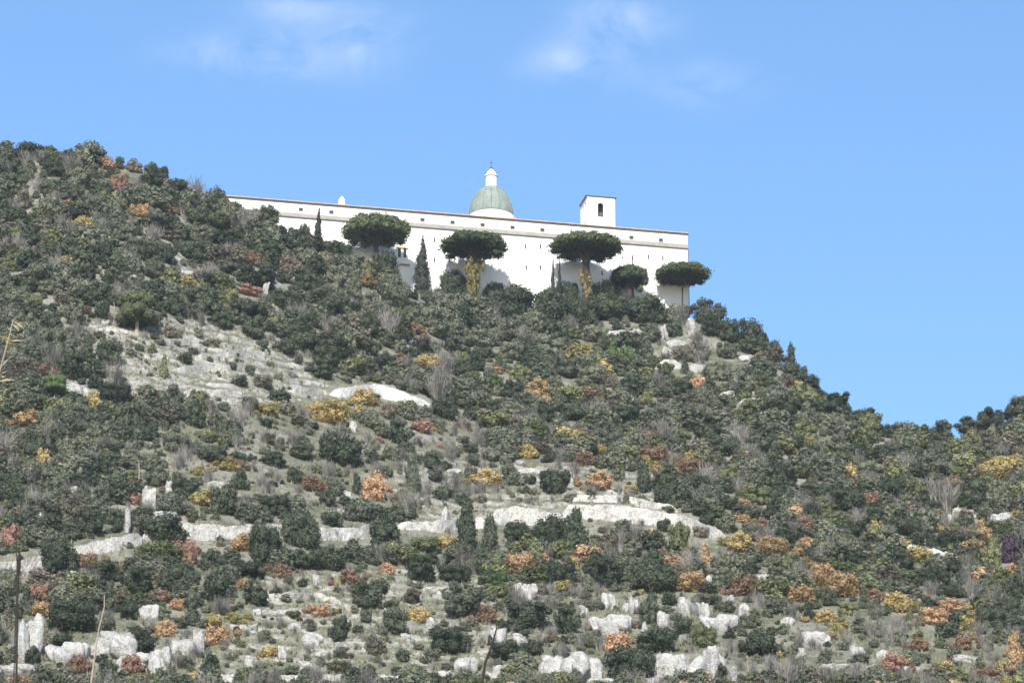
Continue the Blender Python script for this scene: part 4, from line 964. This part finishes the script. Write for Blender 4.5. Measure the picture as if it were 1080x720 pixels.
def build_scrub():
    rg = np.random.default_rng(77)
    cols = 'GDOKURY'; pw = np.array([.55, .29, .08, .06, .007, .006, .007])
    protos = []; byc = {}
    for c in cols:
        for sh in (('ball', 'ragged', 'spread', 'tall') if c in 'GD' else ('ragged', 'ball')):
            byc.setdefault(c, []).append(len(protos)); protos.append(shrub_mesh(sh, c, 0, 3))
    tw = []
    for k in range(3): tw.append(len(protos)); protos.append(twig_mesh(k))
    N = 16500
    px = rg.uniform(-45, 1125, N * 2); py = rg.uniform(150, 750, N * 2)
    ok = py > np.interp(px, sil_x, sil_y) - 1
    ok &= rg.random(N * 2) < density(px, py)
    px, py = px[ok][:N], py[ok][:N]
    X, Y, Z, hit = ground_many(px, py)
    wd = density(px, py)
    P = []; RR = []; SS = []; II = []
    for i in range(len(px)):
        if not hit[i]: continue
        wood = wd[i] > .8
        w = (7 + 25 * rg.random() ** 1.7) * (1.0 if wood else (.58 if wd[i] > .4 else .42)); h = w * rg.uniform(.55, .9)
        if not clear_of_hand(px[i], py[i] - h * .5, w, h, .34 if wood else .42): continue
        mpp = Y[i] * 1.06 / FPX; W, H = w * mpp * 1.2, h * mpp * 1.25
        if rg.random() < (.11 if wood else .42): II.append(tw[rg.integers(3)]); H *= 1.2
        else:
            c = cols[rg.choice(len(cols), p=pw / pw.sum())]
            if px[i] > 560 and py[i] > 470 and rg.random() < .085: c = 'UUYRKY'[rg.integers(6)]
            if not wood and c == 'D' and rg.random() < .6: c = 'G'
            if wood and px[i] > 480 and py[i] > 380 and rg.random() < .14: c = 'O'
            II.append(byc[c][rg.integers(len(byc[c]))])
        P.append((X[i], Y[i], Z[i] - .1 * H)); RR.append((rg.uniform(-.1, .1), rg.uniform(-.1, .1), rg.uniform(0, 6.28))); SS.append((W, W * rg.uniform(.85, 1.15), H))
    # each autumn shrub thins out into smaller growth of its own colour
    fx = []
    for (o, hx, hy, w, h, k) in THINGS:
        if k in 'URY' and k != 'rock':
            for j in range(3): fx.append((hx + rg.choice([-1, 1]) * w * rg.uniform(.45, .85), hy + h * rg.uniform(.0, .55), w * rg.uniform(.25, .5), k if rg.random() < .6 else 'UYRK'[rg.integers(4)]))
    fX, fY, fZ, fh = ground_many(np.array([f[0] for f in fx]), np.array([f[1] for f in fx]))
    for i, f in enumerate(fx):
        if not fh[i]: continue
        W = f[2] * fY[i] * 1.06 / FPX * 1.2; II.append(byc[f[3]][rg.integers(2)]); P.append((fX[i], fY[i], fZ[i] - .06 * W)); RR.append((0, 0, rg.uniform(0, 6.28))); SS.append((W, W, W * rg.uniform(.6, .8)))
    s = scatter('scrub', P, RR, SS, II, protos)
    tag(s, 'low mixed grey-green and brown scrub covering the hillside between the larger shrubs', 'scrub', None, 'stuff')
build_scrub()
def build_grass():
    rg = np.random.default_rng(78); N = 22000
    px = rg.uniform(-30, 1110, N); py = rg.uniform(330, 740, N); d = density(px, py)
    ok = (d < .7) & (py > np.interp(px, sil_x, sil_y) + 4); px, py = px[ok], py[ok]
    X, Y, Z, hit = ground_many(px, py); X, Y, Z = X[hit], Y[hit], Z[hit]
    V = []; Q = []; o = 0; n = len(X); bl = 9
    a = rg.uniform(0, 6.28, (n, bl)); r = rg.uniform(0, .5, (n, bl)); h = rg.uniform(.3, .85, (n, bl)) * rg.uniform(.6, 1.3, (n, 1)); w = rg.uniform(.04, .10, (n, bl))
    bx = X[:, None] + r * np.cos(a); by = Y[:, None] + r * np.sin(a); bz = Z[:, None] - .1 + 0 * a
    lx = rg.normal(0, .25, (n, bl)); ly = rg.normal(-.05, .2, (n, bl))
    v = np.stack([np.stack([bx - w, by, bz], -1), np.stack([bx + w, by, bz], -1), np.stack([bx + lx + w * .3, by + ly, bz + h], -1), np.stack([bx + lx - w * .3, by + ly, bz + h], -1)], 2).reshape(-1, 3)
    q = np.arange(len(v)).reshape(-1, 4)
    s = link(bpy.data.objects.new('dry_grass', mesh_np('dry_grass', v, q, [GRASS], None, rg.random(len(q)))))
    tag(s, 'dry pale grass growing on the terraces and between the rocks', 'grass', None, 'stuff')
GRASS = foliage_mat('dry_grass_blades', (.13, .14, .075), (.235, .235, .14), (.36, .345, .235))
build_grass()

# ------------------------------------------------------------------ small things: tarpaulin, snags, near stalks
def tarp():
    g = ground_at(515, 336); m = g[1] * 1.06 / FPX; w, h = 7 * m, 9 * m
    V = []; F = []; n = 7
    for i in range(n):
        for j in range(n):
            x, z = (i / (n - 1) - .5) * w, j / (n - 1) * h
            V.append((g[0] + x + .25 * z, g[1] - .4 + .5 * z + .16 * math.sin(i * 1.7 + j), g[2] + z + .1 * math.sin(i * 1.3)))
    k = n * n; V += [(v[0], v[1] + .05, v[2]) for v in V]
    for i in range(n - 1):
        for j in range(n - 1):
            a = i * n + j; F.append((a, a + n, a + n + 1, a + 1)); F.append((a + k, a + 1 + k, a + n + 1 + k, a + n + k))
    tag(MB().add(V, F).build('tarpaulin', TARP), 'small light blue tarpaulin among bushes under the ivy-clad pine below the dome', 'tarpaulin')
tarp()
def snag(px, top, bot, lab, w=1.3):
    g = ground_at(px, bot); m = g[1] * 1.06 / FPX; H = (bot - top) * m * 1.06; b = MB()
    b.tube([(g[0], g[1], g[2] - .3), (g[0] + .1, g[1], g[2] + H * .5), (g[0] - .15, g[1] + .1, g[2] + H)], [w * m * .6, w * m * .45, w * m * .2], 6)
    for k in range(5):
        z = H * random.uniform(.4, .9); a = random.uniform(0, 6.28); b.tube([(g[0], g[1], g[2] + z), (g[0] + math.cos(a) * H * .18, g[1] + math.sin(a) * H * .18, g[2] + z + H * .16)], [w * m * .22, w * m * .08], 5)
    tag(b.build('dead_trunk', PALEBARK), lab, 'dead trunk')
snag(912, 702, 719, 'thin white dead trunk at the bottom right, left of the rust-red shrub')
snag(789, 697, 714, 'slender pale dead trunk beside the bottom dark shrub right of the white crag')
snag(146, 485, 510, 'yellowish leaning dead trunk above the leaning white rocks')
snag(61, 440, 462, 'pale dead trunk below the small round light green tree')
snag(120, 318, 340, 'pale bare trunk left of the large round green tree')
snag(777, 338, 362, 'bare pale trunk on the right-hand skyline between two dark bushes', 1.6)
# dry stalks close to the camera, rooted in the valley ground
def near(px, py, Y):
    u, e = ray(px, py); return Vector((float(u) * Y, Y, CAM_Z + float(e) * Y))
def stalk(pix, Y, rad, mat, name, label, head=None, leaves=0, leafmat=None):
    top = [near(px, py, Y) for px, py in pix]
    pts = [(top[-1].x, Y, 0.0), (top[-1].x, Y, top[-1].z * .5)] + [tuple(p) for p in reversed(top)]
    n = len(pts); root = empty(name, (top[-1].x, Y, 0)); tag(root, label, 'dry stalk')
    loc = [(p[0] - top[-1].x, p[1] - Y, p[2]) for p in pts]
    b = MB(); b.tube(loc, [rad * (1.7 - 1.1 * i / (n - 1)) for i in range(n)], 8); b.build('stem', mat, root)
    if head:
        t = Vector(loc[-1]); h = MB(); h.lathe([(rad * .5, 0), (rad * 2.1, head * .3), (rad * 1.8, head * .7), (rad * .4, head)], 8)
        for i, v in enumerate(h.v): h.v[i] = (v[0] + t.x, v[1] + t.y, v[2] + t.z - head * .5)
        h.build('seed_head', mat, root)
    if leaves:
        rg = np.random.default_rng(int(px0 := pix[0][0] * 7 + 50)); c = []; l = MB()
        for i in range(leaves):
            f = rg.uniform(0, 1); j = 2 + f * (n - 3.01); j0 = int(j); p = Vector(loc[j0]).lerp(Vector(loc[min(j0 + 1, n - 1)]), j - j0)
            a = rg.uniform(-1.2, 1.2); ln = rg.uniform(.014, .034); w = ln * .13; d = Vector((math.cos(a), rg.uniform(-.4, .4), math.sin(a) * .6 + .25)); s = Vector((-d.z, 0, d.x)).normalized() * w
            q = p + d * ln * .5; r = p + d * ln + Vector((0, 0, -ln * .25))
            l.add([p, q + s, r, q - s, q + Vector((0, .004, .002))], [(0, 1, 4), (1, 2, 4), (2, 3, 4), (3, 0, 4)])
        l.build('leaves', leafmat, root)
PALELEAF = flat_mat('pale_dry_leaf', (.25, .22, .15), .8)
stalk([(20, 593), (19, 620), (18, 660), (17, 735)], 6.0, .0016, DARKSTEM, 'dry_stalk', 'thin dark upright stalk with a narrow head at the lower left, close to the camera', .045)
stalk([(15, 526), (17, 560), (18, 600), (14, 735)], 7.0, .0009, DARKSTEM, 'dry_stalk', 'very thin dark stalk rising above the headed one at the left edge')
stalk([(110, 627), (110, 640), (104, 664), (100, 690), (94, 735)], 6.5, .0013, PALESTEM, 'dry_stalk', 'pale bent stalk crossing the white rocks at the lower left')
stalk([(524, 661), (520, 676), (512, 698), (506, 735)], 6.5, .0019, DARKSTEM, 'dry_stalk', 'dark crooked stalk at the bottom centre in front of the rocks')
stalk([(14, 337), (11, 350), (5, 372), (-4, 405), (-14, 740)], 6.2, .0013, PALESTEM, 'leafy_stalk', 'pale yellow leafy stalk along the left edge, close to the camera', None, 12, PALELEAF)

# ------------------------------------------------------------------ labels that single things out
LM = [(518, 200, 'the dome'), (632, 222, 'the bell tower'), (397, 242, 'the leftmost umbrella pine'), (720, 288, 'the corner umbrella pine'), (445, 280, 'the tall cypress'), (336, 237, 'the small skyline cypress'),
      (144, 327, 'the large round green tree'), (57, 407, 'the small round light green tree'), (395, 413, 'the bright limestone ledge'), (516, 331, 'the blue tarpaulin')]
OWN = {  # shrubs and rocks with words of their own: (x, y): (label, short name)
 (348, 436): ('broad golden-yellow shrub right below the bright limestone ledge', 'the broad golden shrub'), (356, 473): ('large dark rounded evergreen below the broad golden shrub', None),
 (329, 511): ('bright rust-red shrub on the open slope above the track', 'the bright rust-red shrub'), (394, 515): ('tall tawny orange shrub above the short bright retaining wall', 'the tall tawny shrub'),
 (61, 588): ('big dark round evergreen in front of the left retaining wall', 'the big dark ball by the left wall'), (172, 559): ('broad dark evergreen overlapping the track wall beside the leaning rocks', None),
 (317, 560): ('tall dark evergreen breaking the track wall left of centre', 'the tall dark shrub on the track'), (406, 558): ('upright round dark evergreen standing before the track wall', 'the upright round evergreen'),
 (9, 567): ('orange-red shrub at the left edge above the pale wall', 'the orange-red shrub at the left edge'), (253, 574): ('vivid orange shrub just below the track wall on the left', 'the vivid orange shrub'),
 (549, 596): ('large orange shrub below the central dark trees', 'the large central orange shrub'), (631, 508): ('orange shrub above the long right-hand retaining wall', 'the orange shrub over the right wall'),
 (512, 505): ('yellow shrub in the middle of the open slope above the track', 'the middle yellow shrub'), (784, 619): ('round dark red-brown shrub among rocks right of centre', 'the round red-brown shrub'),
 (727, 614): ('wide amber shrub between dark evergreens and white rocks', 'the wide amber shrub'), (946, 636): ('bright yellow shrub on the lower right slope', 'the bright yellow shrub at right'),
 (892, 618): ('largest rust-orange shrub on the lower right slope', 'the largest rust-orange shrub'), (1067, 580): ('dark purple shrub at the right edge', 'the purple shrub'),
 (1057, 495): ('large yellow-olive tree at the right edge below the skyline', 'the large yellow-olive tree'), (993, 457): ('dark rounded tree standing in the saddle on the right skyline', 'the dark saddle tree'),
 (897, 498): ('small bright yellow shrub amid dark woods on the right slope', 'the lone yellow shrub in the right woods'), (736, 405): ('orange shrub on the bluff below the abbey corner', 'the orange shrub on the bluff'),
 (567, 412): ('rusty orange shrub in the woods straight below the abbey', 'the orange shrub under the terrace'), (88, 236): ('golden tan shrub high on the left slope', 'the golden shrub high on the left'),
 (147, 223): ('rusty orange shrub high on the left slope', 'the high orange shrub'), (113, 173): ('pinkish brown shrub on the left skyline', 'the pinkish skyline shrub'), (197, 298): ('bright yellow shrub above the left terraces', 'the yellow shrub over the terraces'),
 (45, 483): ('pale yellow round shrub on the left slope', 'the pale yellow round shrub'), (225, 655): ('yellow shrub topping the orange one beside the lower terraces', 'the yellow shrub by the lower terraces'),
 (339, 645): ('small flat orange shrub on the lower grassy terraces', 'the small orange terrace shrub'), (358, 664): ('round dark evergreen ball on the lower grassy terraces', 'the dark ball on the lower terraces'),
 (803, 676): ('large dark evergreen at the bottom right of the white crags', 'the big evergreen by the crags'), (793, 344): ('open-crowned tree on the right skyline past the abbey corner', 'the open skyline tree'),
 (833, 374): ('pointed dark tree on the descending right skyline', 'the pointed skyline tree'), (1072, 690): ('tall orange-yellow shrub in the bottom right corner', 'the corner orange shrub'),
 (40, 625): ('red shrub at the lower left above a white crag', 'the lower left red shrub'), (442, 649): ('amber shrub right of the big dark shrub on the lower terraces', 'the amber terrace shrub'),
 (333, 611): ('single bright white round boulder above the lower terraces', 'the white round boulder'), (134, 548): ('upright white rock with a dark hollow beside the track', 'the upright white rock'),
 (156, 527): ('leaning white rock slab above the track on the left', 'the leaning white slab'), (82, 413): ('white boulder beside the small round light green tree', None),
 (650, 659): ('broad flat white rock among evergreens below centre right', 'the broad flat rock'), (552, 623): ('squarish white rock under the large central orange shrub', 'the squarish white rock'),
 (616, 706): ('large white crag at the bottom edge right of centre', 'the bottom centre crag'), (718, 702): ('large pitted white crag at the bottom edge', 'the pitted bottom crag'),
 (32, 672): ('tall white crag at the lower left corner', 'the tall corner crag'), (118, 680): ('jagged white crag behind the pale bent stalk', 'the jagged white crag'),
 (492, 560): ('left one of the paired tall dark trees mid-track', 'the paired dark trees'), (520, 402): ('small fresh green shrub in the woods under the dome', 'the fresh green shrub'),
 (436, 503): ('tall blue-green shrub on the open slope left of the middle yellow shrub', 'the tall blue-green shrub'), (480, 295): ('dark evergreen added as abbey wall shadow left of the ivy-clad pine below the dome', None), (521, 304): ('dark evergreen added as abbey wall shadow right of the ivy-clad pine below the dome', None),
 (597, 305): ('dark evergreen added as abbey wall shadow just left of the pine below the bell tower', None), (640, 306): ('broad dark evergreen added as abbey wall shadow between tower pine and smallest pine', None),
}
for k, v in OWN.items():
    if v and v[1]: LM.append((k[0], k[1], v[1]))
NOUN = {k: v[0] for k, v in KIND.items()}; NOUN['rock'] = 'pale boulder'; NOUN['crag'] = 'rugged pale crag'
def where(dx, dy):
    a = math.degrees(math.atan2(-dy, dx)) % 360
    return ('right of', 'above and right of', 'above', 'above and left of', 'left of', 'below and left of', 'below', 'below and right of')[int((a + 22.5) // 45) % 8]
used = set(o.get('label') for o in bpy.data.objects if o.get('label'))
for (o, px, py, w, h, k) in THINGS:
    own = OWN.get((px, py))
    if own: lab = own[0]
    else:
        if k in NOUN and k in KIND: cat = None
        size = 'tiny ' if w < 13 else ('small ' if w < 20 else ('' if w < 31 else ('big ' if w < 42 else 'very big ')))
        shp = 'tall ' if h > 1.15 * w else ('low ' if h < .52 * w else '')
        ds = sorted(((math.hypot(px - a, (py - b) * 1.25), a, b, n) for a, b, n in LM), key=lambda t: t[0])
        lab = None
        cands = []
        for i in range(6):
            d, a, b, n = ds[i]; q = 'just ' if d < 34 else ('' if d < 75 else 'well ')
            cands.append(f"{size}{shp}{NOUN[k]} {q}{where(px - a, py - b)} {n}")
            for j in range(i):
                m = ds[j]; cands.append(f"{size}{shp}{NOUN[k]} {where(px - m[1], py - m[2])} {m[3]} and {where(px - a, py - b)} {n}")
        for c in cands:
            if c not in used and len(c.split()) <= 16: lab = c; break
        if lab is None: lab = cands[0]
    used.add(lab)
    if k in KIND: tag(o, lab, KIND[k][1], GROUPS[k])
    elif k == 'rock': tag(o, lab, 'boulder', 'pale limestone boulders')
    else: tag(o, lab, 'rock outcrop', 'pale limestone crags')
# ------------------------------------------------------------------ the air between here and the hilltop
def build_haze():
    m = bpy.data.materials.new('haze_air'); m.use_nodes = True; nt = m.node_tree; nt.nodes.clear()
    out = nt.nodes.new('ShaderNodeOutputMaterial'); v = nt.nodes.new('ShaderNodeVolumePrincipled')
    v.inputs['Color'].default_value = (.88, .93, 1.0, 1); v.inputs['Density'].default_value = HAZE; v.inputs['Anisotropy'].default_value = .2
    nt.links.new(v.outputs[0], out.inputs['Volume'])
    o = MB().box(-6100, 6100, -3100, 6100, -1, 460).build('haze', m); tag(o, 'thin pale blue haze between the valley and the hilltop', None, None, 'stuff')
HAZE = 0.00005
if HAZE: build_haze()
